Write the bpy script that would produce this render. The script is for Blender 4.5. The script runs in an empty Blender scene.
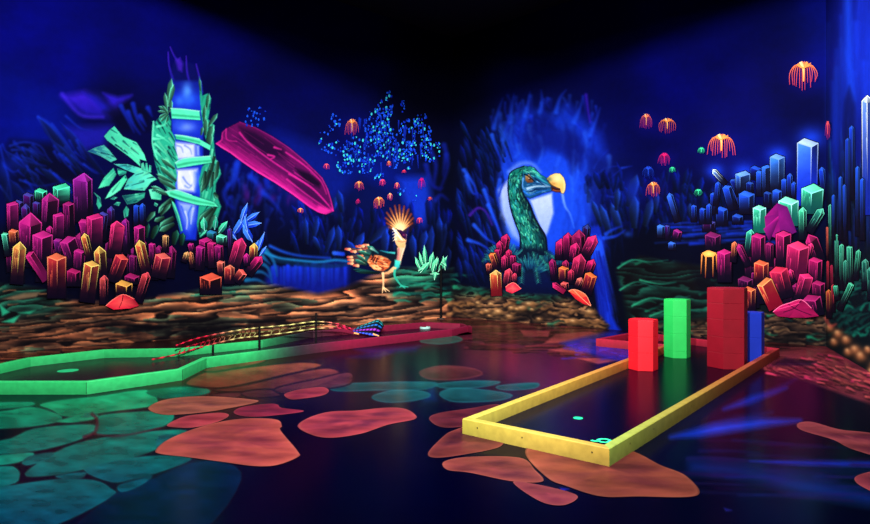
import bpy, bmesh, math, random
import numpy as np
from mathutils import Vector
RS = np.random.RandomState(7); random.seed(11)
def U(a, b): return a + (b - a) * RS.rand()
COL = bpy.context.scene.collection
# ------------------------------------------------------------------ camera and room frame (metres)
EYE, FOC, CX, CY = 1.5, 610.0, 435.0, 262.0
CEIL = 7.6
def ground(px, py, z=0.0):
    d = FOC * (EYE - z) / (py - CY)
    return Vector(((px - CX) * d / FOC, d, z))
class Wall:
    """a vertical wall through two floor points, with plan coordinates to and from the mural sketch"""
    def __init__(s, a, b):
        s.a, s.b = Vector((a.x, a.y)), Vector((b.x, b.y))
        d = (s.b - s.a).normalized(); n = Vector((-d.y, d.x))
        if n.dot(-s.a) < 0: n = -n
        s.d, s.n = d, n
    def depth(s, px):
        rx = (px - CX) / FOC
        return s.n.dot(s.a) / (s.n.x * rx + s.n.y)
    def pt(s, px, py, off=0.0):
        y = s.depth(px); x = (px - CX) / FOC * y
        return Vector((x + s.n.x * off, y + s.n.y * off, EYE - (py - CY) / FOC * y))
    def base(s, px): return CY + FOC * EYE / s.depth(px)
    def top(s, px): return CY - FOC * (CEIL - EYE) / s.depth(px)
CORNER = ground(453, 317); LEFT_END = ground(-110, 362.0); INNER = ground(826, 346.5); RIGHT_END = ground(900, 389.5)
WL, WB, WR = Wall(LEFT_END, CORNER), Wall(CORNER, INNER), Wall(INNER, RIGHT_END)
def wall_at(px): return WL if px < 453 else (WB if px < 826 else WR)
K = 0.80
def lin(c):
    c = np.clip(np.asarray(c, float) / 255.0, 0, 1)
    return np.where(c <= 0.04045, c / 12.92, ((c + 0.055) / 1.055) ** 2.4) * K
# ------------------------------------------------------------------ materials
def nodes(name):
    m = bpy.data.materials.new(name); m.use_nodes = True
    nt = m.node_tree; return m, nt, nt.nodes['Principled BSDF']
def paint_mat(name, rough, nscale, namt, bump=0.0, spec=0.3, stretch=(1, 1, 1)):
    m, nt, b = nodes(name)
    at = nt.nodes.new('ShaderNodeAttribute'); at.attribute_name = 'paint'
    tc = nt.nodes.new('ShaderNodeTexCoord'); mp = nt.nodes.new('ShaderNodeMapping')
    mp.inputs['Scale'].default_value = stretch
    nt.links.new(tc.outputs['Object'], mp.inputs[0])
    n = nt.nodes.new('ShaderNodeTexNoise'); n.inputs['Scale'].default_value = nscale; n.inputs['Detail'].default_value = 5
    nt.links.new(mp.outputs[0], n.inputs['Vector'])
    r = nt.nodes.new('ShaderNodeMapRange'); r.inputs[1].default_value = .3; r.inputs[2].default_value = .7
    r.inputs[3].default_value = 1 - namt; r.inputs[4].default_value = 1 + namt * .6
    nt.links.new(n.outputs['Fac'], r.inputs[0])
    mx = nt.nodes.new('ShaderNodeVectorMath'); mx.operation = 'SCALE'
    nt.links.new(at.outputs['Color'], mx.inputs[0]); nt.links.new(r.outputs[0], mx.inputs['Scale'])
    nt.links.new(mx.outputs[0], b.inputs['Base Color'])
    b.inputs['Roughness'].default_value = rough; b.inputs['Specular IOR Level'].default_value = spec
    if bump:
        bp = nt.nodes.new('ShaderNodeBump'); bp.inputs['Strength'].default_value = bump; bp.inputs['Distance'].default_value = .01
        nt.links.new(n.outputs['Fac'], bp.inputs['Height']); nt.links.new(bp.outputs[0], b.inputs['Normal'])
    return m
M_MURAL = paint_mat('mural paint', .9, 9, .10, 0, .05)
M_FLOOR = paint_mat('glossy painted floor', .2, 7, .12, 0.015, .018)
M_STONE = paint_mat('painted stone', .34, 1.7, .5, 0.03, .04, (1.0, 2.6, 1))
M_BOARD = paint_mat('painted board', .55, 14, .16, .06, .25)
M_CARPET = paint_mat('dark carpet', .24, 60, .3, .0, .03)
M_BLOCK = paint_mat('painted block', .5, 5, .10, .03, .25)
M_RIB = paint_mat('painted bone', .6, 30, .1, 0, .06)
def plain(name, col, rough=.6, noise=12):
    m, nt, b = nodes(name); b.inputs['Roughness'].default_value = rough
    n = nt.nodes.new('ShaderNodeTexNoise'); n.inputs['Scale'].default_value = noise
    cr = nt.nodes.new('ShaderNodeValToRGB'); c = lin(col)
    cr.color_ramp.elements[0].color = (*(c * .7), 1); cr.color_ramp.elements[1].color = (*(c * 1.2), 1)
    nt.links.new(n.outputs['Fac'], cr.inputs[0]); nt.links.new(cr.outputs[0], b.inputs['Base Color'])
    return m
M_BLACK = plain('matt black', (9, 9, 12), .8)
# ------------------------------------------------------------------ objects
def link(name, me, mat, parent=None, loc=(0, 0, 0)):
    o = bpy.data.objects.new(name, me); COL.objects.link(o); o.location = loc
    if mat: me.materials.append(mat)
    if parent: o.parent = parent
    return o
def mesh(name, verts, faces, cols=None, mat=None, parent=None, loc=(0, 0, 0), smooth=False):
    me = bpy.data.meshes.new(name); L = Vector(loc)
    pl = parent.location if parent else Vector()
    me.from_pydata([tuple(Vector(v) - L - pl) for v in verts], [], faces)
    if cols is not None:
        a = me.color_attributes.new('paint', 'FLOAT_COLOR', 'POINT')
        c = np.ones((len(verts), 4), np.float32); c[:, :3] = np.asarray(cols); a.data.foreach_set('color', c.ravel())
    if smooth: me.polygons.foreach_set('use_smooth', [True] * len(me.polygons))
    me.update(); return link(name, me, mat, parent, loc)
def empty(name, loc):
    o = bpy.data.objects.new(name, None); COL.objects.link(o); o.location = loc; o.empty_display_size = .1; return o
def tag(o, label, cat=None, group=None, kind=None):
    if label: o['label'] = label
    if cat: o['category'] = cat
    if group: o['group'] = group
    if kind: o['kind'] = kind
    return o
# ------------------------------------------------------------------ canvas: brush work of the mural and floor paint
class Canvas:
    def __init__(s, x0, y0, x1, y1, sc, col):
        s.x0, s.y0, s.sc = x0, y0, sc
        s.W, s.H = int((x1 - x0) * sc) + 1, int((y1 - y0) * sc) + 1
        s.C = np.zeros((s.H, s.W, 3)); s.C[:] = col; s.clip = s.owner = None; s.now = 0
        s.X = (np.arange(s.W) / sc + x0)[None, :]; s.Y = (np.arange(s.H) / sc + y0)[:, None]
    def box(s, xa, ya, xb, yb):
        i0, i1 = max(0, int((xa - s.x0) * s.sc)), min(s.W, int((xb - s.x0) * s.sc) + 2)
        j0, j1 = max(0, int((ya - s.y0) * s.sc)), min(s.H, int((yb - s.y0) * s.sc) + 2)
        if i1 <= i0 or j1 <= j0: return None
        return slice(j0, j1), slice(i0, i1), s.X[:, i0:i1], s.Y[j0:j1]
    def mix(s, b, cov, col):
        if s.clip is not None: cov = cov * s.clip[b[0], b[1]]
        if s.owner is not None:
            m = np.maximum(s.cov[b[0], b[1]], cov); s.cov[b[0], b[1]] = m; o = s.owner[b[0], b[1]]; o[cov > .22] = s.now
        v = s.C[b[0], b[1]]; v += (np.asarray(col, float) - v) * cov[..., None]
    def blob(s, x, y, rx, ry, col, a=1.0, ang=0, p=2.0):
        R = max(rx, ry) * 2.6; b = s.box(x - R, y - R, x + R, y + R)
        if not b: return
        c, sn = math.cos(ang), math.sin(ang); dx, dy = b[2] - x, b[3] - y
        q = ((dx * c + dy * sn) / rx) ** 2 + ((dy * c - dx * sn) / ry) ** 2
        s.mix(b, a * np.exp(-q ** (p / 2)), col)
    def stroke(s, pts, w0, w1, c0, c1=None, a=1.0, soft=1.0, a1=None, curve=True):
        P = catmull(pts, 4) if curve and len(pts) > 2 else pts
        m = max(w0, w1) + soft + 1
        b = s.box(min(p[0] for p in P) - m, min(p[1] for p in P) - m, max(p[0] for p in P) + m, max(p[1] for p in P) + m)
        if not b: return
        X, Y = b[2], b[3]; n = len(P) - 1
        best = np.full((Y.shape[0], X.shape[1]), -1e9); T = np.zeros_like(best)
        for i in range(n):
            (xa, ya), (xb, yb) = P[i], P[i + 1]; dx, dy = xb - xa, yb - ya; L = dx * dx + dy * dy + 1e-9
            t = np.clip(((X - xa) * dx + (Y - ya) * dy) / L, 0, 1)
            d = np.hypot(X - xa - t * dx, Y - ya - t * dy); tt = (i + t) / n
            v = (w0 + (w1 - w0) * tt) - d
            k = v > best; best = np.where(k, v, best); T = np.where(k, tt, T)
        cov = np.clip(best / soft + .5, 0, 1) * (a if a1 is None else a + (a1 - a) * T)
        c0 = np.asarray(c0, float); c1 = c0 if c1 is None else np.asarray(c1, float)
        s.mix(b, cov, c0 + (c1 - c0) * T[..., None])
    def poly(s, pts, col, a=1.0, feather=1.5, col2=None, axis=1, tex=0.0):
        m = feather + 1; xs = [p[0] for p in pts]; ys = [p[1] for p in pts]
        b = s.box(min(xs) - m, min(ys) - m, max(xs) + m, max(ys) + m)
        if not b: return
        X, Y = b[2], b[3]; ins = np.zeros((Y.shape[0], X.shape[1]), bool); D = np.full(ins.shape, 1e9)
        for i in range(len(pts)):
            (xa, ya), (xb, yb) = pts[i], pts[(i + 1) % len(pts)]; dx, dy = xb - xa, yb - ya; L = dx * dx + dy * dy + 1e-9
            t = np.clip(((X - xa) * dx + (Y - ya) * dy) / L, 0, 1)
            D = np.minimum(D, np.hypot(X - xa - t * dx, Y - ya - t * dy))
            if dy != 0: ins ^= ((ya > Y) != (yb > Y)) & (X < dx * (Y - ya) / dy + xa)
        cov = np.clip(.5 + np.where(ins, D, -D) / feather, 0, 1) * a
        col = np.asarray(col, float)
        if col2 is not None:
            q = ((Y - min(ys)) / (max(ys) - min(ys) + 1e-6) + 0 * X) if axis else ((X - min(xs)) / (max(xs) - min(xs) + 1e-6) + 0 * Y)
            col = col + (np.asarray(col2, float) - col) * np.clip(q, 0, 1)[..., None]
        if tex:
            nz = 1 + tex * (vnoise(cov.shape, 30, 8) - .5) * 2
            col = np.broadcast_to(col, cov.shape + (3,)) * nz[..., None]
        s.mix(b, cov, col)
    def blade(s, x0, y0, x1, y1, w, c, a=.9, root=.25, soft=1.3):
        """a standing shard: dark foot, lit edge, bright point"""
        dx, dy = x1 - x0, y1 - y0; l = math.hypot(dx, dy) or 1; nx, ny = -dy / l, dx / l
        q = abs(w) + 3; b = s.box(min(x0, x1) - q, min(y0, y1) - q, max(x0, x1) + q, max(y0, y1) + q)
        if not b: return
        sg = 1 if w > 0 else -1; w = abs(w); nx, ny = nx * sg, ny * sg; u = ((b[2] - x0) * dx + (b[3] - y0) * dy) / (l * l); v = (b[2] - x0) * nx + (b[3] - y0) * ny
        wd = w * np.clip(np.minimum(.55 + u * .9, (1 - u) * 4.0), 0, 1); cov = np.clip((wd - np.abs(v)) / soft + .4, 0, 1) * (u > -.02) * (u < 1.02) * a
        q = np.clip(v / np.maximum(wd, .3), -1, 1); k = np.clip(root + (1 - root) * np.clip(u, 0, 1) ** 1.3, 0, 1) * (.36 + .64 * np.clip(q * .5 + .5, 0, 1) ** 2)
        k = np.where(q > .55, np.minimum(1.25, k * 1.25), k)
        s.mix(b, cov, np.clip(np.asarray(c, float) * k[..., None], 0, 255))
    def sample(s, px, py):
        u = np.clip((px - s.x0) * s.sc, 0, s.W - 1.001); v = np.clip((py - s.y0) * s.sc, 0, s.H - 1.001)
        i, j = u.astype(int), v.astype(int); f, g = (u - i)[..., None], (v - j)[..., None]
        return (s.C[j, i] * (1 - f) + s.C[j, i + 1] * f) * (1 - g) + (s.C[j + 1, i] * (1 - f) + s.C[j + 1, i + 1] * f) * g
class Patch(Canvas):
    """a painted figure: brushed over the ground coat, then cut into one coat per part"""
    def __init__(s, x0, y0, x1, y1, sc, under):
        super().__init__(x0, y0, x1, y1, sc, (0, 0, 0)); s.C = under.sample(s.X + 0 * s.Y, s.Y + 0 * s.X).copy(); s.cov = np.zeros((s.H, s.W)); s.owner = np.zeros((s.H, s.W), int); s.names = []
    def part(s, name): s.names.append(name); s.now = len(s.names); s.clip = None
    def clip_to(s, pts, feather=1.0):
        X, Y = s.X + 0 * s.Y, s.Y + 0 * s.X; ins = np.zeros(X.shape, bool); D = np.full(X.shape, 1e9)
        for i in range(len(pts)):
            (xa, ya), (xb, yb) = pts[i], pts[(i + 1) % len(pts)]; dx, dy = xb - xa, yb - ya; L = dx * dx + dy * dy + 1e-9
            t = np.clip(((X - xa) * dx + (Y - ya) * dy) / L, 0, 1); D = np.minimum(D, np.hypot(X - xa - t * dx, Y - ya - t * dy))
            if dy != 0: ins ^= ((ya > Y) != (yb > Y)) & (X < dx * (Y - ya) / dy + xa)
        s.clip = np.clip(.5 + np.where(ins, D, -D) / feather, 0, 1)
    def build(s, fig, off=.005):
        w = fig.w; O = s.owner[:-1, :-1]
        for k, nm in enumerate(s.names):
            jj, ii = np.nonzero(O == k + 1)
            if len(jj) == 0: continue
            idx = np.stack([jj * s.W + ii, (jj + 1) * s.W + ii, (jj + 1) * s.W + ii + 1, jj * s.W + ii + 1], 1); u, inv = np.unique(idx, return_inverse=True); inv = inv.reshape(-1, 4)
            py, px = s.Y[u // s.W, 0], s.X[0, u % s.W]; d = np.array([w.depth(x) for x in px]); V = np.stack([(px - CX) / FOC * d + w.n.x * off, d + w.n.y * off, EYE - (py - CY) / FOC * d], 1)
            o = mesh_np(nm, V, inv, s.C.reshape(-1, 3)[u], M_MURAL); o.data.transform(__import__('mathutils').Matrix.Translation(-fig.root.location)); o.parent = fig.root
def mesh_np(name, V, Q, C, mat):
    me = bpy.data.meshes.new(name); me.vertices.add(len(V)); me.vertices.foreach_set('co', V.reshape(-1).astype(np.float32))
    me.loops.add(Q.size); me.loops.foreach_set('vertex_index', Q.reshape(-1).astype(np.int32)); me.polygons.add(len(Q)); me.polygons.foreach_set('loop_start', np.arange(0, Q.size, 4, dtype=np.int32)); me.update(calc_edges=True)
    a = me.color_attributes.new('paint', 'FLOAT_COLOR', 'POINT'); c = np.ones((len(V), 4), np.float32); c[:, :3] = lin(C); a.data.foreach_set('color', c.ravel()); me.validate(); return link(name, me, mat)
def vnoise(shape, sx, sy, oct=3):
    out = np.zeros(shape); tot = 0
    for o in range(oct):
        a = 2.0 ** -o; h, w = max(2, int(shape[0] / sy * 2 ** o) + 2), max(2, int(shape[1] / sx * 2 ** o) + 2)
        g = RS.rand(h, w); v = np.linspace(0, h - 1.001, shape[0]); u = np.linspace(0, w - 1.001, shape[1])
        j, i = v.astype(int), u.astype(int); f = (v - j)[:, None]; e = (u - i)[None, :]; f = f * f * (3 - 2 * f); e = e * e * (3 - 2 * e)
        out += a * ((g[j][:, i] * (1 - e) + g[j][:, i + 1] * e) * (1 - f) + (g[j + 1][:, i] * (1 - e) + g[j + 1][:, i + 1] * e) * f); tot += a
    return out / tot
def catmull(P, n=4, closed=False):
    P = [tuple(p) for p in P]; out = []; N = len(P)
    for i in range(N if closed else N - 1):
        if closed: a, b, c, d = P[i - 1], P[i], P[(i + 1) % N], P[(i + 2) % N]
        else: a, b, c, d = P[max(i - 1, 0)], P[i], P[i + 1], P[min(i + 2, N - 1)]
        for k in range(n):
            t = k / n
            out.append(tuple(.5 * (2 * b[q] + (c[q] - a[q]) * t + (2 * a[q] - 5 * b[q] + 4 * c[q] - d[q]) * t * t + (3 * b[q] - a[q] - 3 * c[q] + d[q]) * t ** 3) for q in range(len(b))))
    if not closed: out.append(P[-1])
    return out
# ------------------------------------------------------------------ painted figures: coats of paint lying on a wall
def mixc(a, b, t): return tuple(x + (y - x) * t for x, y in zip(a, b))
def dim(c, f): return tuple(x * f for x in c)
class Part:
    def __init__(s, wall, layer=0): s.w, s.off, s.v, s.f, s.c = wall, .004 + .0006 * layer, [], [], []
    def add(s, pts, cols):
        if isinstance(cols[0], (int, float)): cols = [cols] * len(pts)
        xa, xb = (-110, 452.6) if s.w is WL else ((453.4, 825.6) if s.w is WB else (826.4, 900)); pts = [(min(xb, max(xa, p[0])), p[1]) for p in pts]
        n = len(s.v); o = s.off + .00003 * len(s.f)
        s.v += [s.w.pt(p[0], p[1], o) for p in pts]; s.c += [lin(c) for c in cols]; s.f.append(list(range(n, n + len(pts))))
    def line(s, pts, w0, w1, c0, c1=None, curve=True):
        """one tapering brush line"""
        P = catmull(pts, 4) if curve and len(pts) > 2 else pts; c1 = c1 or c0; n = len(P); L, R, C = [], [], []
        for i, p in enumerate(P):
            a, b = P[max(i - 1, 0)], P[min(i + 1, n - 1)]; dx, dy = b[0] - a[0], b[1] - a[1]; l = math.hypot(dx, dy) or 1
            t = i / (n - 1); w = w0 + (w1 - w0) * t; L.append((p[0] - dy / l * w, p[1] + dx / l * w)); R.append((p[0] + dy / l * w, p[1] - dx / l * w)); C.append(mixc(c0, c1, t))
        for i in range(n - 1): s.add([L[i], L[i + 1], R[i + 1], R[i]], [C[i], C[i + 1], C[i + 1], C[i]])
    def leaf(s, x0, y0, x1, y1, w, cl, cd, root=.35, wide=.5):
        """a blade from root to tip: a light half and a dark half"""
        dx, dy = x1 - x0, y1 - y0; l = math.hypot(dx, dy) or 1; nx, ny = -dy / l * w, dx / l * w
        f = lambda t, k: (x0 + dx * t + nx * k, y0 + dy * t + ny * k)
        a, b, m, e = f(0, 0), f(wide * .55, .85), f(wide, .15), f(1, 0)
        s.add([a, f(wide * .5, -.8), f(wide * 1.25, -.9), e, m], [dim(cl, root), dim(cl, .8), cl, cl, dim(cl, .75)])
        s.add([a, m, e, f(wide * 1.25, .8), f(wide * .5, .8)], [dim(cd, root), dim(cd, .8), cl, cd, dim(cd, .8)])
    def dot(s, x, y, rx, ry, c, n=6, edge=None):
        p = [(x + rx * math.cos(6.2832 * k / n), y + ry * math.sin(6.2832 * k / n)) for k in range(n)]; s.add(p, edge or c)
    def shade(s, pts, mid, edge):
        """a filled shape, mid colour in the middle, edge colour along its outline"""
        mx = sum(p[0] for p in pts) / len(pts); my = sum(p[1] for p in pts) / len(pts)
        for i in range(len(pts)): s.add([pts[i], pts[(i + 1) % len(pts)], (mx, my)], [edge, edge, mid])
    def build(s, name, parent=None, label=None, kind=None):
        o = mesh(name, s.v, s.f, s.c, M_MURAL, parent)
        if parent is None:
            c = sum(s.v, Vector()) / len(s.v); o.location = c
            o.data.transform(__import__('mathutils').Matrix.Translation(-c))
        if label: o['label'] = label
        if kind: o['kind'] = kind
        return o
NIGHT = (5, 2, 20)
def crystal(F, bx, by, tx, ty, w, hi, tip=None, side=.3, kind='pyr', base=NIGHT, lo=.28, cap=1.0, edge=1.12):
    dx, dy = tx - bx, ty - by; l = math.hypot(dx, dy) or 1; ax, ay = dx / l, dy / l; nx, ny = -ay, ax
    f = lambda u, k: (bx + ax * u + nx * k * w, by + ay * u + ny * k * w)
    own = max(hi)
    if tip is None: tip = mixc(hi, (60, 130, 255), .5) if own == hi[2] and hi[0] < 100 else (mixc(hi, (170, 255, 220), .35) if own == hi[1] else mixc(hi, (255, 90, 150), .25))
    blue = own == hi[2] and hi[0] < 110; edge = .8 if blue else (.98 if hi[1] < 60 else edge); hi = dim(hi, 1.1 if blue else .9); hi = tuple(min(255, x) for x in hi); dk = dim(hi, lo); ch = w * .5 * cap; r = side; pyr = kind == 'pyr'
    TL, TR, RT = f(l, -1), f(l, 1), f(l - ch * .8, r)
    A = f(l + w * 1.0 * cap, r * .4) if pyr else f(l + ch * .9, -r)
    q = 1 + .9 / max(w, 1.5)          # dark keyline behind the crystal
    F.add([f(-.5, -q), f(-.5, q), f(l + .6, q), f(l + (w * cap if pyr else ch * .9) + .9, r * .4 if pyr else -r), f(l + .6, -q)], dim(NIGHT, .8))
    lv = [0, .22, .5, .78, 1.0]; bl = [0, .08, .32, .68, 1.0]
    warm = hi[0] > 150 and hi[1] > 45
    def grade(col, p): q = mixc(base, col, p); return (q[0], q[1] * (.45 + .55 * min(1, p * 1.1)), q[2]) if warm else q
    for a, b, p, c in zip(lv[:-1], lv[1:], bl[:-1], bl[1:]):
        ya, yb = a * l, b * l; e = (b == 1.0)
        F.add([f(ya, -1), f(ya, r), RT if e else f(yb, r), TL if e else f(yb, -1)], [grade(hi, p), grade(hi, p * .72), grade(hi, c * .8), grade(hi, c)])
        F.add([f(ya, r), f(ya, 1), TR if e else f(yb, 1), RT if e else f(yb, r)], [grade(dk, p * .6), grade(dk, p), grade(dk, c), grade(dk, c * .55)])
    if pyr:
        F.add([TL, RT, A], [hi, tip, tip]); F.add([RT, TR, A], [dim(tip, .55), dim(tip, .4), dim(tip, .75)]); out = [TL, A, TR]
    else:
        F.add([TL, RT, TR, A], [tip, mixc(tip, hi, .3), dim(tip, .7), dim(tip, .85)]); out = [TL, RT, TR]
    e = tuple(min(255, x * edge + 8) for x in tip); ew = max(.26, min(.55, w * .065))
    F.line([TL, f(l * .3, -.96)], ew, ew * .5, e, mixc(base, hi, .3), False)
    F.line([RT, f(l * .3, r)], ew, ew * .4, e, mixc(base, hi, .2), False)
    F.line([TR, f(l * .35, .96)], ew, ew * .4, dim(e, .8), mixc(base, hi, .2), False)
    for k in range(0 if blue else int(w)):            # dry-brush streaks down the lit face
        k2 = U(-.9, r - .1); y0 = U(.55, .95) * l; F.line([f(y0, k2), f(y0 - U(.15, .4) * l, k2)], .3, .15, mixc(hi, tip, .5) if RS.rand() < .5 else dim(hi, .6), mixc(base, hi, .4), False)
    F.line(out, ew, ew, e, e, False)
class Figure:
    def __init__(s, name, wall, px, py, label, cat, group=None, lay=0):
        s.w, s.n = wall, lay; s.root = empty(name, wall.pt(px, py, .004)); tag(s.root, label, cat, group)
    def part(s): s.n += 1; return Part(s.w, s.n)
    def put(s, name, P, label=None, kind=None): return P.build(name, s.root, label, kind)
    def crystals(s, rows, name='crystal'):
        for r in rows:
            P = s.part(); crystal(P, *r[:6], **(r[6] if len(r) > 6 else {})); s.put(name, P)
# ------------------------------------------------------------------ the mural's ground coats (sketch units run along the walls)
M = Canvas(-112, -60, 1115, 520, 1.25, (1, 2, 40))
def scatter_field(cv, pts, power=2.2):
    W = np.zeros((cv.H, cv.W)); A = np.zeros((cv.H, cv.W, 3))
    for x, y, c in pts:
        w = 1.0 / (((cv.X - x) ** 2 + (cv.Y - y) ** 2 + 500.0) ** power); W += w; A += w[..., None] * np.asarray(c, float)
    cv.C[:] = A / W[..., None]
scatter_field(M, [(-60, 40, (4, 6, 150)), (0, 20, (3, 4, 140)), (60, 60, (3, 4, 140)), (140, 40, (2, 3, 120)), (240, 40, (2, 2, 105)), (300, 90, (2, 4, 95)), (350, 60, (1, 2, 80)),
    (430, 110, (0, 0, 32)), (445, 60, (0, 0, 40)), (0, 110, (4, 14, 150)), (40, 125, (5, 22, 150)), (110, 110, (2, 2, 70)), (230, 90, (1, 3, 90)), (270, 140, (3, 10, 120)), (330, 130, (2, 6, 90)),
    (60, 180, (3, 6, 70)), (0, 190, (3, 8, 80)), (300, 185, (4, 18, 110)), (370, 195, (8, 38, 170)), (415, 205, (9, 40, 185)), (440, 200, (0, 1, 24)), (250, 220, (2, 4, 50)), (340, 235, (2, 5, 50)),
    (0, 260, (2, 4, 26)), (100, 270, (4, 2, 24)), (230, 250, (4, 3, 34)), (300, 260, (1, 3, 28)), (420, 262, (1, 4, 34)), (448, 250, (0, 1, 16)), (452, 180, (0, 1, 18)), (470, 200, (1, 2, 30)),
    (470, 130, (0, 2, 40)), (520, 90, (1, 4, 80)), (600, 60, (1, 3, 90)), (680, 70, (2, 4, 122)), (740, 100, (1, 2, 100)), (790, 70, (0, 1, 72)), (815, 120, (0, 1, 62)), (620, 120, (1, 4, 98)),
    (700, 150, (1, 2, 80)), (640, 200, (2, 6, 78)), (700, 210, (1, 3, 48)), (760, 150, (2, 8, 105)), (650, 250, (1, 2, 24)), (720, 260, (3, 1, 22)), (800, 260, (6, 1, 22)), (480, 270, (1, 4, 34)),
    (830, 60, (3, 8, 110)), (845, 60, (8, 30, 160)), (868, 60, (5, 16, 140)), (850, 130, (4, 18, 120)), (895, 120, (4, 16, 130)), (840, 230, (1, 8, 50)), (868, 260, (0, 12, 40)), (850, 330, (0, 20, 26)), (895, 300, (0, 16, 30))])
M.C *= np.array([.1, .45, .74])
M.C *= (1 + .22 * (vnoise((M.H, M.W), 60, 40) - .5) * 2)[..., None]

# --- left: blue cliffs and shards of the far background
M.poly([(62, 96), (85, 92), (122, 110), (110, 118), (86, 116)], (60, 25, 215), .85, 9, (20, 15, 150))
M.poly([(86, 90), (100, 92), (116, 112), (108, 113)], (8, 8, 90), .7, 6)
M.stroke([(62, 94), (74, 109), (84, 116), (103, 117)], 1.6, 1, (70, 40, 235), a=.6, soft=4)
M.poly([(103, 93), (118, 97), (132, 95), (124, 103), (116, 110)], (45, 25, 210), .8, 5)
M.poly([(82, 92), (96, 96), (113, 112), (107, 114)], (20, 20, 170), .6, 4)
M.poly([(66, 128), (112, 126), (104, 146), (84, 150)], (30, 26, 190), .6, 10)
M.poly([(10, 140), (52, 143), (80, 165), (90, 185), (20, 190), (4, 160)], (2, 2, 30), .75, 9)
M.poly([(38, 116), (52, 124), (76, 158), (70, 165), (56, 146)], (10, 40, 175), .55, 5)
M.poly([(40, 118), (58, 132), (74, 160), (66, 160), (52, 142)], (2, 3, 45), .8, 4)
M.poly([(104, 112), (126, 100), (150, 112), (150, 130), (122, 132)], (1, 1, 28), .75, 8)
for P in [[(38, 117), (48, 123), (62, 140), (76, 160), (86, 166)], [(38, 117), (52, 140), (64, 158), (71, 164)], [(52, 124), (66, 142), (80, 162), (98, 172)], [(0, 146), (4, 162), (8, 180), (6, 200)], [(10, 146), (24, 142), (40, 146), (48, 158), (52, 162)], [(12, 150), (28, 150), (38, 156), (36, 164)],
          [(16, 158), (30, 162), (46, 166)], [(22, 155), (28, 166), (24, 175)], [(30, 148), (44, 156)], [(28, 170), (38, 176), (36, 184)], [(4, 166), (14, 172), (20, 168)], [(66, 116), (80, 128), (92, 130)], [(84, 164), (94, 172), (104, 174)], [(20, 180), (40, 186), (60, 182)], [(50, 170), (62, 182), (76, 186)], [(0, 186), (10, 200), (14, 215)]]:
    M.stroke(P, 1.1, .4, (20, 60, 220), (8, 24, 150), .5, 2.2)
for a in [(78, 164, 38, 117, 5), (104, 176, 60, 122, 4), (90, 184, 52, 140, 4), (50, 164, 14, 146, 4), (52, 176, 20, 156, 4), (46, 190, 4, 150, 5), (70, 190, 40, 168, 4), (12, 215, 1, 160, 5), (30, 205, 10, 180, 4)]: M.blade(*a, (16, 52, 200), .55, .3, 2)
for k in range(50):
    x, y = U(0, 80), U(140, 215); a = U(.6, 1.1); l = U(8, 22)
    M.stroke([(x, y), (x + l * .5 * math.cos(a), y + l * .55 * math.sin(a)), (x + l * math.cos(a), y + l * math.sin(a))], U(.7, 1.8), .3, (12, 45, 205), (5, 14, 120), U(.3, .6), 2)
for x, y, r in [(8, 165, 14), (35, 195, 12), (70, 190, 10)]: M.blob(x, y, r, r * .7, (6, 30, 170), .4)
for P in [[(121, 106), (127, 118), (134, 132)], [(133, 104), (137, 118), (144, 130)], [(128, 112), (133, 124), (140, 134)], [(148, 108), (152, 116)], [(140, 116), (146, 126)]]: M.stroke(P, 2.4, .8, (14, 40, 190), (6, 16, 120), .75, 2.4)
# --- middle left: dark blue cavern wall behind the fallen crystal
for k in range(130):
    x, y = U(225, 345), U(165, 232); 
    if x > 300 and y < 195: continue
    l = U(8, 26); M.stroke([(x, y), (x + U(-4, 4), y + l * .5), (x + U(-5, 3), y + l)], U(.8, 2.6), .4, (10, 38, U(120, 205)), (3, 8, 70), U(.25, .6), 2.6)
for P in [[(236, 165), (233, 180), (224, 192), (228, 204), (234, 208)], [(238, 162), (236, 178), (232, 190)], [(250, 176), (262, 190), (258, 204)], [(262, 192), (272, 200), (282, 214)], [(300, 196), (306, 210), (312, 214)]]:
    M.stroke(P, 3, 1, (16, 60, 220), (6, 20, 130), .6, 3.5)
for k in range(12): M.blob(U(238, 300), U(186, 202), U(1.5, 4), U(3, 6), (70, 15, 120), .4)
M.poly([(270, 130), (335, 150), (350, 190), (336, 215), (300, 170)], (8, 36, 170), .35, 14)
M.poly([(330, 205), (360, 175), (400, 190), (430, 225), (400, 265), (350, 262), (325, 245)], (1, 2, 26), .55, 16)
M.poly([(398, 178), (428, 176), (432, 205), (424, 226), (408, 215)], (12, 52, 200), .75, 10)
for P in [[(430, 150), (436, 165), (434, 185), (440, 190)], [(444, 145), (448, 165), (440, 190)], [(426, 165), (432, 185), (442, 188)], [(446, 155), (443, 175)], [(436, 200), (441, 195), (448, 200)]]: M.stroke(P, 2.6, 1, (10, 30, 150), (4, 10, 90), .7, 3)
for k in range(95):     # standing blades of the back cavern
    x = U(296, 450); y = U(222, 266); l = U(12, 30)
    if 350 < x < 396 and y > 242: continue
    t = U(-.4, .4) if x < 420 else U(-.12, .12); M.blade(x, y, x + t * l, y - l, U(1.4, 3.4), (3, U(18, 38), U(140, 235)), U(.6, .9))
for a in [(307, 244, 305, 217, 2), (313, 240, 318, 217, 2.4), (326, 252, 334, 226, 2.8), (339, 249, 338, 225, 3), (351, 257, 364, 232, 3.4), (370, 242, 390, 225, 3.6), (384, 257, 386, 229, 3.4), (360, 262, 347, 240, 2.8), (320, 250, 313, 236, 2), (428, 264, 432, 225, 3), (437, 264, 446, 222, 3), (420, 252, 426, 230, 3), (447, 268, 448, 246, 3), (414, 260, 412, 234, 3), (398, 264, 396, 238, 3), (330, 214, 336, 196, 3), (342, 212, 338, 190, 3), (440, 250, 439, 215, 2.6), (322, 215, 328, 200, 2.4)]:
    M.blade(*a[:4], a[4] + .6, (20, 74, 255), .95, .3)
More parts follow.
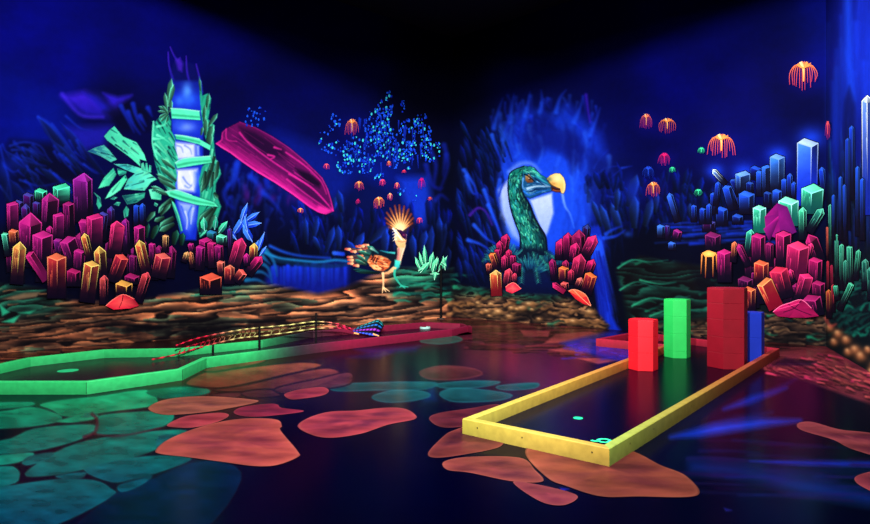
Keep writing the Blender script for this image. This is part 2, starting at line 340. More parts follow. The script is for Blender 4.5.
for P in [[(334, 253), (343, 254)], [(446, 258), (446, 270)]]: M.stroke(P, 2, 2, (40, 100, 240), (20, 60, 220), .8, 1.5)
# --- pond with its glowing rim
M.poly([(262, 290), (270, 268), (350, 262), (348, 285), (330, 292), (312, 295)], (6, 18, 120), .9, 6)
for k in range(40):
    x = U(272, 346); M.stroke([(x, U(264, 268)), (x + U(-1, 1), 278), (x, U(282, 293))], U(.8, 2.2), .8, (14, 50, U(150, 240)), (6, 14, 110), U(.4, .8), 2)
M.stroke([(264, 252), (278, 258), (292, 260), (318, 262), (336, 260), (352, 262)], 1.6, 1.2, (30, 150, 220), (20, 120, 190), .8, 2.5)
M.stroke([(270, 246), (284, 252), (302, 256), (330, 258)], 1.4, 1, (20, 90, 230), (14, 60, 190), .75, 2.5)
M.stroke([(274, 260), (300, 264), (330, 266), (350, 264)], 2.4, 2, (3, 30, 60), a=.7, soft=2)
for P in [[(266, 250), (274, 262), (277, 276)], [(258, 262), (268, 268), (272, 284)], [(250, 272), (262, 272), (270, 278)], [(246, 280), (258, 280), (268, 286)], [(262, 256), (270, 264)]]: M.stroke(P, 2.2, .8, (20, 120, 170), (6, 50, 110), .75, 2)
# --- left rocks: long flowing strata
def strata(pts_top, bottom, x0, x1, n, pal, ln=(14, 42), slope=0.0, wmax=2.4, amp=2.2, dark=(12, 8, 12), dka=.75):
    for k in range(n):
        x = U(x0, x1); t = np.interp(x, [p[0] for p in pts_top], [p[1] for p in pts_top]); bt = bottom(x)
        y = U(t + 1, bt); c = pal(x, y, (y - t) / (bt - t + 1e-6)); l = U(*ln) * (.5 + .6 * (y - t) / (bt - t)); ph = U(0, 6.28); w = U(.6, wmax)
        P = [(x + l * (q / 5 - .5), y + slope * l * (q / 5 - .5) + math.sin(ph + q * 1.1) * amp * l / 34) for q in range(6)]
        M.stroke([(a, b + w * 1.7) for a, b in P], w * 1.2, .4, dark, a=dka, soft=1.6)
        M.stroke(P, w, .3, c, dim(c, .6), U(.55, .95), 1.7)
Ltop = [(-112, 292), (0, 284), (40, 288), (70, 300), (130, 304), (160, 296), (200, 290), (262, 283), (290, 288), (318, 294), (345, 288), (372, 276), (400, 268), (453, 268)]
Lb = lambda x: WL.base(x)
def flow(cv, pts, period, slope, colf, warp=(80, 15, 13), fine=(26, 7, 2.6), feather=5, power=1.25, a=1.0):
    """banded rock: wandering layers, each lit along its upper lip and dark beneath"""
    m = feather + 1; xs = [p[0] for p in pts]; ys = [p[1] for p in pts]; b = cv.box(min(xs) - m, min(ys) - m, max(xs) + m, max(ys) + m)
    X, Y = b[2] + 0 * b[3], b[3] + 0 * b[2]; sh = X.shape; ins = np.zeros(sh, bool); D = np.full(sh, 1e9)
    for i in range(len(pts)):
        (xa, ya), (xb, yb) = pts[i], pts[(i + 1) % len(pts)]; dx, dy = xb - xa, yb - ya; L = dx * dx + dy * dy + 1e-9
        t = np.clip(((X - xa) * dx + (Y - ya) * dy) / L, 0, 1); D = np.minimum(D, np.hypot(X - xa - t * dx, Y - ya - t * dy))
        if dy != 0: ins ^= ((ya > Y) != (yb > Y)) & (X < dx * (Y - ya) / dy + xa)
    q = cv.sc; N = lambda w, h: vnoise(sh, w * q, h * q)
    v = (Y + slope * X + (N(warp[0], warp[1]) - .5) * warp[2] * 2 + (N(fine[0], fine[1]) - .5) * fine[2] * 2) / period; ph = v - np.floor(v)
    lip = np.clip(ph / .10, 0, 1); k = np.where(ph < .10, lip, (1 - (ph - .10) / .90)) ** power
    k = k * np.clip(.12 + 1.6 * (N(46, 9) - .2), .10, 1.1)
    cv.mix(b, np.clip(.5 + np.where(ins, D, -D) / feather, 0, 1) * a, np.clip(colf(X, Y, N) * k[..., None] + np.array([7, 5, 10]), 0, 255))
def Lcol(X, Y, N):
    n = N(40, 9)[..., None]; c = np.array([255, 126, 70]) * n + np.array([235, 160, 100]) * (1 - n); fade = np.clip(.70 + (X - 20) / 360, .55, 1.3) + .25 * (Y > 322); c = c * fade[..., None]
    t = np.clip((325 - Y) / 12, 0, 1) * np.clip((75 - X) / 25, 0, 1) + np.exp(-((X - 215) / 60) ** 2) * np.clip((298 - Y) / 8, 0, 1) + np.clip((X - 385) / 12, 0, 1) * np.clip((302 - Y) / 7, 0, 1) + .6 * (N(60, 10) > .68)
    t = np.clip(t, 0, 1)[..., None] * .92; return c * (1 - t) + np.array([34, 165, 120]) * t
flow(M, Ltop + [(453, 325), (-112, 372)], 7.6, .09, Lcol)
for k in range(420):
    x, y = U(-110, 450), U(288, 352); y = min(y, WL.base(x) - 2)
    if y < np.interp(x, [q[0] for q in Ltop], [q[1] for q in Ltop]) + 4: continue
    l = U(8, 30); r = RS.rand(); M.stroke([(x, y), (x + l * .5, y - l * .05 + U(-1.4, 1.4)), (x + l, y - l * .1)], U(.3, 1.1), .2, (8, 5, 9) if r < .5 else ((240, 140, 85) if r < .8 else (150, 110, 80)), a=U(.3, .7), soft=1.3)
Lb = lambda x: WL.base(x)
for k in range(60):
    x, y = U(90, 300), U(322, 342); M.stroke([(x, y), (x + 18, y - 1), (x + 36, y - 2)], U(1.5, 4), .5, (5, 3, 10), a=U(.3, .7), soft=3)
for P, c in [([(0, 305), (10, 312), (2, 316)], (40, 190, 140)), ([(2, 322), (20, 315), (14, 323)], (40, 190, 140)), ([(18, 313), (36, 310), (30, 314)], (36, 165, 120)), ([(2, 299), (24, 293), (40, 292), (36, 297), (16, 300)], (120, 95, 70))]: M.poly(P, c, .8, 2)
for k in range(30):
    x, y = U(392, 452), U(270, 302); M.stroke([(x, y), (x + U(6, 10), y - U(0, 3)), (x + U(14, 24), y + U(-1, 2))], U(.7, 1.8), .3, mixc((6, 60, 60), (26, 150, 110), RS.rand()), a=.7, soft=1.6)
M.poly([(434, 230), (453, 225), (453, 292), (436, 285)], (1, 2, 16), .7, 8)
# --- right of the corner: the dodo's cave
M.poly([(494, 160), (522, 108), (552, 118), (566, 104), (600, 135), (612, 190), (606, 240), (575, 262), (510, 262), (500, 220)], (10, 44, 190), .8, 14)
M.blob(545, 200, 45, 55, (24, 84, 245), .8); M.blob(530, 155, 40, 30, (16, 60, 225), .6); M.blob(575, 200, 28, 50, (20, 70, 230), .5); M.blob(512, 215, 22, 42, (40, 100, 250), .6)
M.poly([(536, 118), (548, 122), (556, 134), (572, 132), (584, 150), (566, 158), (548, 150), (536, 160), (522, 150), (520, 134)], (4, 16, 110), .55, 9)
M.poly([(566, 130), (578, 138), (582, 160), (572, 175), (566, 155)], (4, 12, 90), .7, 6)
M.poly([(524, 128), (534, 114), (548, 118), (556, 130), (545, 128), (536, 132)], (4, 10, 80), .6, 5)
M.poly([(583, 150), (603, 160), (612, 200), (612, 250), (588, 245), (590, 200)], (3, 10, 90), .5, 10)
M.poly([(456, 150), (484, 124), (500, 150), (498, 190), (506, 235), (500, 265), (456, 270)], (1, 2, 30), .9, 8)
for k in range(70):
    x, y = U(490, 600), U(95, 135); l = U(8, 24)
    M.stroke([(x, y), (x + U(-2, 4), y + l * .5), (x + U(-2, 6), y + l)], U(.8, 2.2), .4, (16, 50, U(150, 225)), (6, 14, 120), U(.3, .65), 2.6)
for k in range(130):
    x, y = U(456, 503), U(120, 262); l = U(12, 32); t = U(.1, .5); M.blade(x + t * l, y + l, x, y, U(1.2, 2.8), (8, U(34, 60), U(170, 250)), U(.5, .9))
for k in range(40):
    x, y = U(585, 625), U(160, 245); l = U(12, 30); t = U(-.3, .3); M.blade(x + t * l, y + l, x, y, U(1.4, 4), (5, 34, U(140, 235)), U(.4, .8))
for P in [[(464, 170), (474, 185), (478, 198)], [(466, 176), (472, 192), (476, 194)], [(492, 135), (496, 148), (502, 160)], [(500, 180), (497, 195), (500, 210)], [(484, 190), (492, 212), (503, 240)], [(488, 205), (497, 226), (506, 250)], [(474, 225), (486, 238), (496, 244)], [(468, 240), (480, 244), (490, 250)]]:
    M.stroke(P, 2, .5, (30, 90, 250), (10, 36, 180), .75, 2)
M.stroke([(470, 215), (478, 208), (486, 212), (492, 225)], 1.6, .5, (60, 20, 150), a=.8, soft=2); M.stroke([(586, 95), (588, 110), (590, 122)], 1.5, .5, (60, 25, 200), a=.7, soft=2.5)
for P in [[(594, 168), (600, 158), (608, 150)], [(596, 175), (606, 168), (618, 166)], [(600, 185), (610, 178), (620, 170)], [(604, 200), (606, 188), (612, 182)], [(606, 196), (618, 196), (624, 182)], [(622, 168), (632, 166)], [(590, 190), (596, 206), (594, 230)], [(600, 210), (610, 220), (616, 236)]]:
    M.stroke(P, 1.1, .3, (20, 64, 215), (8, 24, 140), .65, 1.6)
for k in range(90):
    x, y = U(500, 612), U(120, 235); l = U(10, 34); M.stroke([(x, y), (x + U(-3, 3), y + l * .5), (x + U(-4, 4), y + l)], U(.8, 3), .4, (50, 115, 255) if RS.rand() < .45 else (6, 22, 130), a=U(.15, .4), soft=3)
for P in [[(494, 128), (498, 112), (503, 98)], [(510, 122), (512, 106), (514, 94)], [(525, 116), (528, 104), (530, 92)], [(540, 112), (542, 100), (541, 90)], [(556, 112), (560, 98), (566, 90)], [(574, 122), (580, 108), (583, 96)], [(590, 135), (596, 120), (600, 108)], [(503, 140), (506, 128), (510, 120)]]: M.stroke(P, 2.4, .4, (24, 76, 235), (10, 30, 150), .65, 3)
M.poly([(530, 122), (542, 114), (556, 126), (574, 128), (588, 150), (580, 168), (562, 152), (546, 148), (534, 158), (524, 140)], (4, 14, 105), .6, 9)
M.poly([(592, 150), (612, 165), (616, 240), (596, 240), (590, 200)], (2, 7, 70), .5, 10)
M.poly([(499, 190), (508, 180), (510, 200), (516, 225), (522, 244), (512, 236), (502, 215)], (190, 205, 250), .9, 5, (120, 150, 250))
M.poly([(530, 200), (552, 193), (554, 213), (548, 232), (545, 238), (538, 222)], (200, 215, 255), .97, 3, (140, 165, 245))
M.poly([(553, 195), (562, 190), (564, 215), (560, 240), (546, 250), (549, 232), (554, 213)], (18, 66, 220), .8, 4)
M.stroke([(562, 192), (565, 206), (570, 214), (574, 228)], 1.3, .5, (140, 180, 255), (40, 100, 240), .8, 1.6)
M.stroke([(510, 172), (520, 164), (532, 164), (540, 172)], 2.6, 1, (130, 170, 255), a=.55, soft=4)
M.stroke([(499, 196), (503, 184), (508, 178)], 1, .5, (20, 50, 180), a=.9, soft=1)
# --- waterfall and the dark bank it drops from
M.poly([(545, 268), (560, 262), (588, 262), (604, 298), (604, 326), (588, 318), (560, 298)], (4, 4, 20), .75, 6)
M.poly([(584, 228), (600, 225), (606, 240), (603, 262), (608, 290), (612, 318), (626, 338), (606, 336), (600, 300), (597, 270), (590, 250)], (9, 34, 165), .95, 4)
for k in range(34):
    q = RS.rand(); x = 592 + 13 * q; M.stroke([(x - 4, U(235, 250)), (x + 3, U(265, 280)), (x + 8 + 6 * q, U(310, 334))], U(.4, 1.3), .3, (34, 90, 255), (14, 46, 200), U(.25, .55), 1.5)
    M.stroke([(x - 1, U(250, 270)), (x + 6 + 3 * q, U(290, 320))], U(.5, 1.3), .4, (4, 16, 120), a=U(.5, .9), soft=1.8)
M.poly([(606, 232), (640, 225), (690, 232), (692, 262), (640, 268), (612, 300), (608, 262)], (1, 2, 18), .7, 9)
M.poly([(614, 296), (632, 290), (648, 305), (650, 335), (628, 332), (614, 315)], (2, 4, 16), .8, 6)
# --- blue ledges and little far blades right of the cave
for k in range(120):
    x, y = U(600, 726), U(186, 238); l = U(8, 24); t = U(-.4, .3); M.blade(x, y, x + t * l, y - l, U(1.4, 3.6), (3, U(18, 38), U(130, 220)), U(.5, .85))
for a in [(622, 234, 611, 203, 4), (634, 228, 634, 194, 5), (645, 226, 652, 198, 4), (680, 228, 668, 195, 3.4), (628, 206, 637, 174, 5), (611, 238, 600, 204, 4), (690, 218, 690, 203, 2.6), (601, 226, 592, 200, 3), (655, 212, 657, 192, 3), (616, 210, 618, 188, 3)]: M.blade(*a, (32, 88, 245), .95)
for P in [[(606, 234), (612, 230), (622, 226)], [(604, 238), (616, 236), (625, 230)]]: M.stroke(P, 2, .6, (20, 70, 220), (8, 26, 150), .75, 1.8)
for k in range(60):
    x, y = U(655, 770), U(222, 245); M.stroke([(x, y), (x + U(10, 16), y - 1), (x + U(20, 40), y + U(-3, 1))], U(.6, 1.6), .3, (10, 40, U(120, 190)), a=U(.3, .7), soft=1.8)
M.blob(632, 190, 8, 12, (8, 30, 150), .7); M.blob(628, 234, 4, 3, (20, 70, 200), .5)
# --- right bank: teal strata and brown pebbles
Rtop = [(453, 284), (480, 290), (520, 296), (560, 296), (585, 305), (606, 322), (616, 318), (628, 290), (616, 262), (640, 256), (700, 266), (740, 282), (770, 306), (826, 312)]
def pal_right(x, y, q):
    if x < 612:
        if (y < 298 or 515 < x < 560) and RS.rand() < .6: return mixc((8, 60, 50), (34, 150, 105), RS.rand())
        return dim(mixc((225, 150, 85), (170, 110, 65), RS.rand()), U(.55, 1))
    if y > 318 and RS.rand() < .6: return dim(mixc((190, 130, 80), (120, 90, 60), RS.rand()), U(.4, 1))
    return mixc((5, 45, 45), (24, 140, 95), RS.rand() ** 1.6)
M.poly([(453, 286), (520, 296), (560, 296), (590, 306), (608, 326), (608, 335), (453, 325)], (28, 20, 14), .9, 6)
M.poly([(640, 262), (700, 268), (745, 290), (826, 310), (826, 352), (630, 340), (624, 300)], (6, 16, 18), .85, 6)
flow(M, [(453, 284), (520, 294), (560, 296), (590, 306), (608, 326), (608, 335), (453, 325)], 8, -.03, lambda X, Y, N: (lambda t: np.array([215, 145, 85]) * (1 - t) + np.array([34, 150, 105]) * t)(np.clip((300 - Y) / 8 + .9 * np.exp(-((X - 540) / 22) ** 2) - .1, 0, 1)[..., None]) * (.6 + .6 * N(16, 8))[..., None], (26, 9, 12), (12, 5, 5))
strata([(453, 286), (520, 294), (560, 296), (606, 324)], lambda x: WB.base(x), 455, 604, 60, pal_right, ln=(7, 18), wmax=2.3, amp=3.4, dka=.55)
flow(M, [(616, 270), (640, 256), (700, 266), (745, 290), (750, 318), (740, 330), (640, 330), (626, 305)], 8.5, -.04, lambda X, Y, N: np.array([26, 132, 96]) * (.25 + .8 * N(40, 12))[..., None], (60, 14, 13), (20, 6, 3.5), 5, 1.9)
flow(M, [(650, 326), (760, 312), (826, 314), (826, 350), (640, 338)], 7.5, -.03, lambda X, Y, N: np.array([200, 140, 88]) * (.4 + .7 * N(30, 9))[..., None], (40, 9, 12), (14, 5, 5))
strata([(612, 262), (640, 256), (700, 266), (745, 290), (826, 312)], lambda x: min(WB.base(x), 330), 618, 740, 10, pal_right, ln=(12, 34), wmax=1.8, amp=3, dka=.6)
strata([(660, 320), (826, 310)], lambda x: WB.base(x), 660, 826, 40, pal_right, ln=(7, 22), wmax=1.9, amp=3)
for P in [[(618, 268), (632, 260), (650, 262), (668, 260)], [(620, 290), (630, 284), (640, 282), (656, 288)], [(632, 306), (650, 298), (670, 300), (690, 296)], [(640, 280), (660, 284), (676, 282)], [(650, 316), (676, 308), (700, 312)]]:
    M.stroke(P, .9, .3, (44, 170, 120), (10, 80, 70), .8, 1.3)
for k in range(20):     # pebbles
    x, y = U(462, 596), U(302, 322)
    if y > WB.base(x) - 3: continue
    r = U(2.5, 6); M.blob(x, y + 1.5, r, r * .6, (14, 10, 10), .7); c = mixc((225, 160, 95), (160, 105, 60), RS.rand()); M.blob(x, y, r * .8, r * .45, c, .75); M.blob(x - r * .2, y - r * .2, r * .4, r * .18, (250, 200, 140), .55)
M.poly([(690, 268), (745, 280), (750, 300), (700, 296)], (3, 2, 14), .6, 8)
# --- side wall: tall blue columns, teal leaves and round stones at the foot
for k in range(26):
    x = U(827, 900); t = U(-20, 90); M.stroke([(x, t), (x + U(-2, 2), t + 60), (x, t + U(90, 170))], U(1, 3.5), .6, (14, 50, U(150, 235)), (6, 18, 120), U(.2, .5), 5)
M.stroke([(847, -30), (849, 60), (853, 100)], 3, 1, (24, 84, 240), a=.6, soft=7); M.poly([(845, 100), (850, 84), (856, 104), (856, 150), (842, 150)], (2, 8, 70), .7, 4)
for k in range(250):
    x = U(827, 1010); y = U(190, 268); l = U(30, 80) * (1 if x > 840 else .8); M.blade(x, y, x + U(-.4, .4), y - l, U(.8, 1.9), (20, U(50, 90), U(160, 250)), U(.6, .95), .1, .9)
M.poly([(826, 262), (905, 240), (905, 420), (826, 350)], (1, 14, 22), .75, 12)
for k in range(150):
    x, y = U(828, 903), U(258, 335); y += (x - 826) * .12
    M.stroke([(x, y), (x + U(2, 6), y - U(0, 6)), (x + U(6, 12), y - U(-3, 8))], U(.7, 2.2), .4, mixc((2, 50, 50), (14, 150, 115), RS.rand() ** 1.5), a=U(.4, .8), soft=1.6)
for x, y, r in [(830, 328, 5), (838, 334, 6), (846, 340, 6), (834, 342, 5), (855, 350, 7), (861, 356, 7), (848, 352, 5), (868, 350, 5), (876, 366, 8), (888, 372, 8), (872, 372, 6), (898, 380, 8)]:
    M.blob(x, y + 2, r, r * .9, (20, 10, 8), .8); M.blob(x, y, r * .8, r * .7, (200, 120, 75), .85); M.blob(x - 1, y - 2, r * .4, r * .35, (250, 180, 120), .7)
M.stroke([(826, 318), (830, 326), (836, 324)], 2, 1, (190, 70, 60), a=.6, soft=2)
for x, y, r in [(804, 76, 16), (722, 146, 17), (668, 126, 14), (647, 122, 12), (665, 160, 11), (654, 190, 12), (351, 128, 9)]: M.blob(x, y, r, r, (8, 8, 125), .45)
for x, y, r in [(811, 138, 13), (715, 171, 9), (744, 172, 11), (778, 155, 11)]: M.blob(x, y, r, r * .8, (16, 60, 220), .75)
for x, y, rx, ry, a in [(850, 60, 10, 70, .55), (868, 80, 9, 90, .5), (835, 120, 6, 60, .35), (885, 60, 12, 80, .4)]: M.blob(x, y, rx, ry, (16, 58, 225), a)
M.poly([(844, 104), (849, 86), (855, 108), (855, 150), (842, 150)], (2, 8, 70), .6, 4)
# ------------------------------------------------------------------ walls, floor, ceiling
def grid_mesh(name, V, C, mat):
    h, w = V.shape[:2]; me = bpy.data.meshes.new(name)
    idx = np.arange(h * w).reshape(h, w); q = np.stack([idx[:-1, :-1], idx[1:, :-1], idx[1:, 1:], idx[:-1, 1:]], -1).reshape(-1, 4)
    me.vertices.add(h * w); me.vertices.foreach_set('co', V.reshape(-1).astype(np.float32))
    me.loops.add(q.size); me.loops.foreach_set('vertex_index', q.reshape(-1).astype(np.int32))
    me.polygons.add(len(q)); me.polygons.foreach_set('loop_start', np.arange(0, q.size, 4, dtype=np.int32))
    me.update(calc_edges=True)
    a = me.color_attributes.new('paint', 'FLOAT_COLOR', 'POINT'); c = np.ones((h * w, 4), np.float32); c[:, :3] = lin(C.reshape(-1, 3))
    a.data.foreach_set('color', c.ravel()); me.validate(); return link(name, me, mat)
def wall_mesh(name, w, xa, xb, sc=1.25):
    n = int((xb - xa) * sc) + 1; px = np.linspace(xa, xb, n)
    B = np.array([w.base(x) for x in px]); Y = np.array([w.depth(x) for x in px])
    yt = np.maximum(-60, np.array([w.top(x) for x in px])); rows = int((B - yt).max() * sc)
    t = np.linspace(0, 1, rows)[:, None]; PY = yt[None] + (B - yt)[None] * t; PX = np.broadcast_to(px[None], PY.shape)
    V = np.zeros(PY.shape + (3,)); V[..., 0] = (PX - CX) / FOC * Y; V[..., 1] = Y[None]; V[..., 2] = EYE - (PY - CY) / FOC * Y
    C = M.sample(PX, PY)
    # carry the top colour up to the ceiling
    V = np.concatenate([V[:1].copy(), V]); V[0, :, 2] = CEIL; C = np.concatenate([C[:1], C])
    o = grid_mesh(name, V, C, M_MURAL); tag(o, None, kind='structure'); return o
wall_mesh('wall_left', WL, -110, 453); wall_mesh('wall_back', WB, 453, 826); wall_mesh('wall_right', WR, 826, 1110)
# floor paint
F = Canvas(-260, 300, 1120, 620, 1.5, (1, 1, 20))
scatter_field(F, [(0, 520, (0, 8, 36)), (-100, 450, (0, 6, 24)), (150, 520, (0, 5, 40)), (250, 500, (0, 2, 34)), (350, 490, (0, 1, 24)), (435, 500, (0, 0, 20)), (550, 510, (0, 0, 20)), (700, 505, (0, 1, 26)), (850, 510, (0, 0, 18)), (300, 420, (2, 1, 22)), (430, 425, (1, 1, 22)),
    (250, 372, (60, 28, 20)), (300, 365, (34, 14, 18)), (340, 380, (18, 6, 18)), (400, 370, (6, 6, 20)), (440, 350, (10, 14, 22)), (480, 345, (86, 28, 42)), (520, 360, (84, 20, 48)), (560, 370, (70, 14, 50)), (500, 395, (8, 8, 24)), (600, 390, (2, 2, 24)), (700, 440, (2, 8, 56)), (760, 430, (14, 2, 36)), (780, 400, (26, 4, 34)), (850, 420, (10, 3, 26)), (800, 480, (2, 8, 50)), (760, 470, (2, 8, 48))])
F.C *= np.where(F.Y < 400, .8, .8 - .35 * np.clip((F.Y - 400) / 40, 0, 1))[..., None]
def Fcrack(P, c, a=1, fe=2.2, c2=None, tex=.3): F.poly(P, c, a, fe, c2, 1, tex)
# rocky shore along the foot of the walls
def shore(xa, xb, ya, yb, n, pal):
    for k in range(n):
        x = U(xa, xb); b = wall_at(x).base(x); y = b + U(ya, yb) ** 1.0; l = U(10, 34); c = pal()
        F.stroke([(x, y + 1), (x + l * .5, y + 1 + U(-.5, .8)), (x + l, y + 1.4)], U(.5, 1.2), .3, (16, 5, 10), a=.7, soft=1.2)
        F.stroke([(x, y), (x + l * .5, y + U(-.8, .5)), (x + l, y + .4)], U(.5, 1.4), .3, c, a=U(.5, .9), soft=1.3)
shore(-150, 90, 0, 13, 90, lambda: dim((225, 115, 70), U(.3, .9)))
shore(395, 600, 0, 9, 130, lambda: dim((190, 85, 75), U(.35, .8)))
shore(460, 570, 5, 30, 110, lambda: dim((150, 45, 60), U(.25, .75)))
shore(690, 826, 0, 16, 120, lambda: dim((150, 62, 60), U(.25, .7)))
for P in [[(543, 344), (556, 334), (590, 331), (600, 334), (580, 340), (560, 343)], [(520, 330), (550, 331), (548, 337), (524, 336)], [(548, 350), (575, 346), (585, 354), (560, 352)], [(575, 358), (600, 358), (620, 360), (598, 364)]]: Fcrack(P, (150, 58, 58), .75, 1.6)
# river from the waterfall
Fcrack([(605, 332), (630, 334), (640, 345), (668, 352), (655, 362), (622, 362), (600, 357), (575, 350), (560, 343), (580, 338)], (14, 26, 130), .85, 4)
for k in range(46):
    x, y = U(560, 640), U(338, 360); F.stroke([(x, y), (x + U(6, 16), y + U(-4, 3))], U(.5, 1.3), .3, mixc((26, 50, 210), (60, 16, 130), RS.rand()), a=U(.3, .7), soft=1.3)
# purple and red scree by the side wall
Fcrack([(770, 352), (826, 346), (870, 370), (960, 405), (960, 440), (870, 404), (835, 392), (805, 380), (775, 375), (760, 368)], (120, 40, 52), .75, 4)
for k in range(300):
    x, y = U(765, 950), 0; y = np.interp(x, [765, 826, 870, 960], [U(366, 374), U(350, 384), U(374, 400), U(404, 436)]); l = U(5, 17); s = U(.1, .55)
    F.stroke([(x, y), (x + l * .5, y + s * l * .4), (x + l, y + s * l)], U(.5, 1.7), .3, dim(mixc((235, 100, 90), (200, 36, 90), RS.rand()), U(.35, 1.05)), a=U(.4, .9), soft=1.3)
    F.stroke([(x, y + 2), (x + l, y + s * l + 2)], .8, .3, (20, 4, 16), a=.5, soft=1.2)
F.poly([(785, 358), (816, 362), (808, 366), (770, 366)], (12, 4, 34), .8, 3)
# blue light-coloured currents painted over the dark floor
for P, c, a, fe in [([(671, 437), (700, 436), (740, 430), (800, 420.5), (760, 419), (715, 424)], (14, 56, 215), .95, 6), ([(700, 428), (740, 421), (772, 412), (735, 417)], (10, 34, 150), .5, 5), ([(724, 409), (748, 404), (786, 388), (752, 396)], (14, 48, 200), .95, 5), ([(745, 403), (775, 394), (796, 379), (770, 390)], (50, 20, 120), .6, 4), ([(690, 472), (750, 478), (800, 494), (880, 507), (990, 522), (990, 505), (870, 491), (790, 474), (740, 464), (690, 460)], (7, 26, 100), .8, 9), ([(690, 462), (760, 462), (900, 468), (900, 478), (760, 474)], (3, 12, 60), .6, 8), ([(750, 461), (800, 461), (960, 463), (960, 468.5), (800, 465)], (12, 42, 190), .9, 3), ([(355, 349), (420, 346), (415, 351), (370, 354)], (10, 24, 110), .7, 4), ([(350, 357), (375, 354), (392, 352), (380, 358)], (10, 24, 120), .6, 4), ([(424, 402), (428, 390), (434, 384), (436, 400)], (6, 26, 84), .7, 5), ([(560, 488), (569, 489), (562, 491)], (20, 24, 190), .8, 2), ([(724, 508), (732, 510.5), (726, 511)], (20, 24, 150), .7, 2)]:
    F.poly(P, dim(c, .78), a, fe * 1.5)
for k in range(46):
    x, y = U(670, 870), U(440, 500); F.stroke([(x, y), (x + 30, y + U(-1, 2)), (x + 60, y + U(0, 4))], U(.6, 2), .4, mixc((4, 16, 80), (24, 2, 40), RS.rand()), a=U(.2, .5), soft=3)
# teal flagstones, one painted paving with dark joints
TEAL = [([(40.7, 404.5), (62, 400), (100, 396), (145, 390), (157, 401), (152, 406), (114, 411), (69, 416.5), (52, 409.7)], (30, 178, 118), (20, 148, 104)), ([(148, 391), (183, 386.6), (207, 389), (205, 394), (172, 398), (154, 396.5)], (14, 132, 96), (10, 100, 84)),
    ([(-80, 415), (0, 411.4), (31, 407), (58.6, 415), (57, 421.7), (27.6, 427), (0, 428.6), (-80, 436)], (18, 150, 108), (10, 118, 98)), ([(-60, 404), (20, 402), (33, 402.5), (31, 405.5), (0, 409), (-60, 413)], (20, 150, 110), None), ([(98, 421.7), (103, 415), (148, 411.4), (172, 413), (168, 424), (140, 432), (114, 434), (97, 434)], (14, 130, 100), (8, 104, 94)),
    ([(-80, 440), (0, 440.7), (34.5, 428.6), (89.7, 424.5), (94, 432), (65.5, 444), (17, 452.7), (-80, 455)], (10, 122, 100), (8, 100, 96)), ([(26, 473.4), (65.5, 447.6), (114, 436), (172, 430), (186, 434), (152, 451), (103, 465), (52, 475)], (10, 116, 100), (5, 86, 92)),
    ([(84.5, 470), (114, 461), (152, 456), (191, 458), (165.5, 470), (134.5, 478.6), (112, 482)], (6, 96, 96), (4, 66, 86)), ([(-100, 500), (0, 487), (52, 480), (93, 480.5), (110, 489), (112, 496), (69, 519), (34.5, 530), (-30, 545), (-120, 545)], (6, 84, 92), (1, 34, 72)),
    ([(116, 494), (150, 480), (190, 464), (222, 462), (240, 480), (200, 530), (120, 545), (60, 545)], (1, 24, 56), (0, 3, 28)), ([(-80, 472), (0, 466.5), (15, 468), (19, 476), (8, 485), (-60, 493)], (8, 110, 104), (6, 84, 92)), ([(57, 421.5), (75, 416.5), (97, 415), (92, 419.5), (72, 422.5)], (20, 150, 108), None), ([(-60, 458), (0, 455), (33, 453), (22, 461), (0, 465), (-60, 470)], (12, 128, 108), None),
    ([(22, 463), (30, 456), (53, 452.6), (48, 459), (30, 465)], (6, 90, 92), None), ([(56, 476), (84, 472), (82, 477.5), (66, 479)], (5, 74, 84), None), ([(160, 436), (186, 436), (176, 446), (158, 450)], (5, 84, 90), None), ([(118, 486), (136, 480), (152, 476), (140, 486), (122, 492)], (4, 66, 84), None), ([(176, 400), (200, 399), (204, 404), (172, 404)], (8, 90, 78), None), ([(86, 413), (96, 413.5), (94, 417), (84, 417)], (12, 110, 90), None)]
def grow(P, k=1.012):
    x = sum(p[0] for p in P) / len(P); y = sum(p[1] for p in P) / len(P); return [(x + (p[0] - x) * k, y + (p[1] - y) * k) for p in P]
TEAL = [(grow(P), c, c2) for P, c, c2 in TEAL]
for P, c, c2 in TEAL: F.poly(catmull(P, 4, True), (9, 1, 10), .9, 7)
for P, c, c2 in TEAL:
    Q = catmull(P, 4, True); c = dim(c, .70); c2 = c2 and dim(c2, .64); F.poly(Q, c, 1, 1.3, c2, 1, .42)
    F.stroke(Q + [Q[0]], .6, .6, dim(c, 1.12), a=.35, soft=1.6, curve=False)
for P, w in [([(92, 414), (97, 420), (95, 432), (84, 437)], 1.6), ([(95, 434), (120, 436), (160, 428)], .8)]: F.stroke(P, w, w, (60, 6, 24), a=.7, soft=1.5)
for P in [[(330, 388), (345, 384), (400, 382), (436, 383), (425, 389), (380, 390), (340, 391)], [(372, 397), (390, 391), (420, 391), (430, 396), (410, 401), (385, 402)], [(440, 393), (460, 388), (510, 394), (500, 400), (465, 402), (448, 400)], [(438, 384), (470, 381), (500, 382), (480, 387), (445, 388)], [(498, 386), (536, 383), (534, 388), (505, 390)], [(420, 372), (440, 366), (470, 368), (482, 374), (460, 379), (430, 379)], [(420, 341), (450, 336), (462, 340), (440, 344)]]:
    Q = catmull(P, 4, True); c = (12, 62, 66) if P[0][0] != 420 else ((70, 28, 30) if P[0][1] > 350 else (20, 90, 76)); F.poly(Q, c, .85, 2, dim(c, .6), 1, .3); F.stroke(Q + [Q[0]], .4, .4, dim(c, 1.5), a=.6, soft=1.3, curve=False)
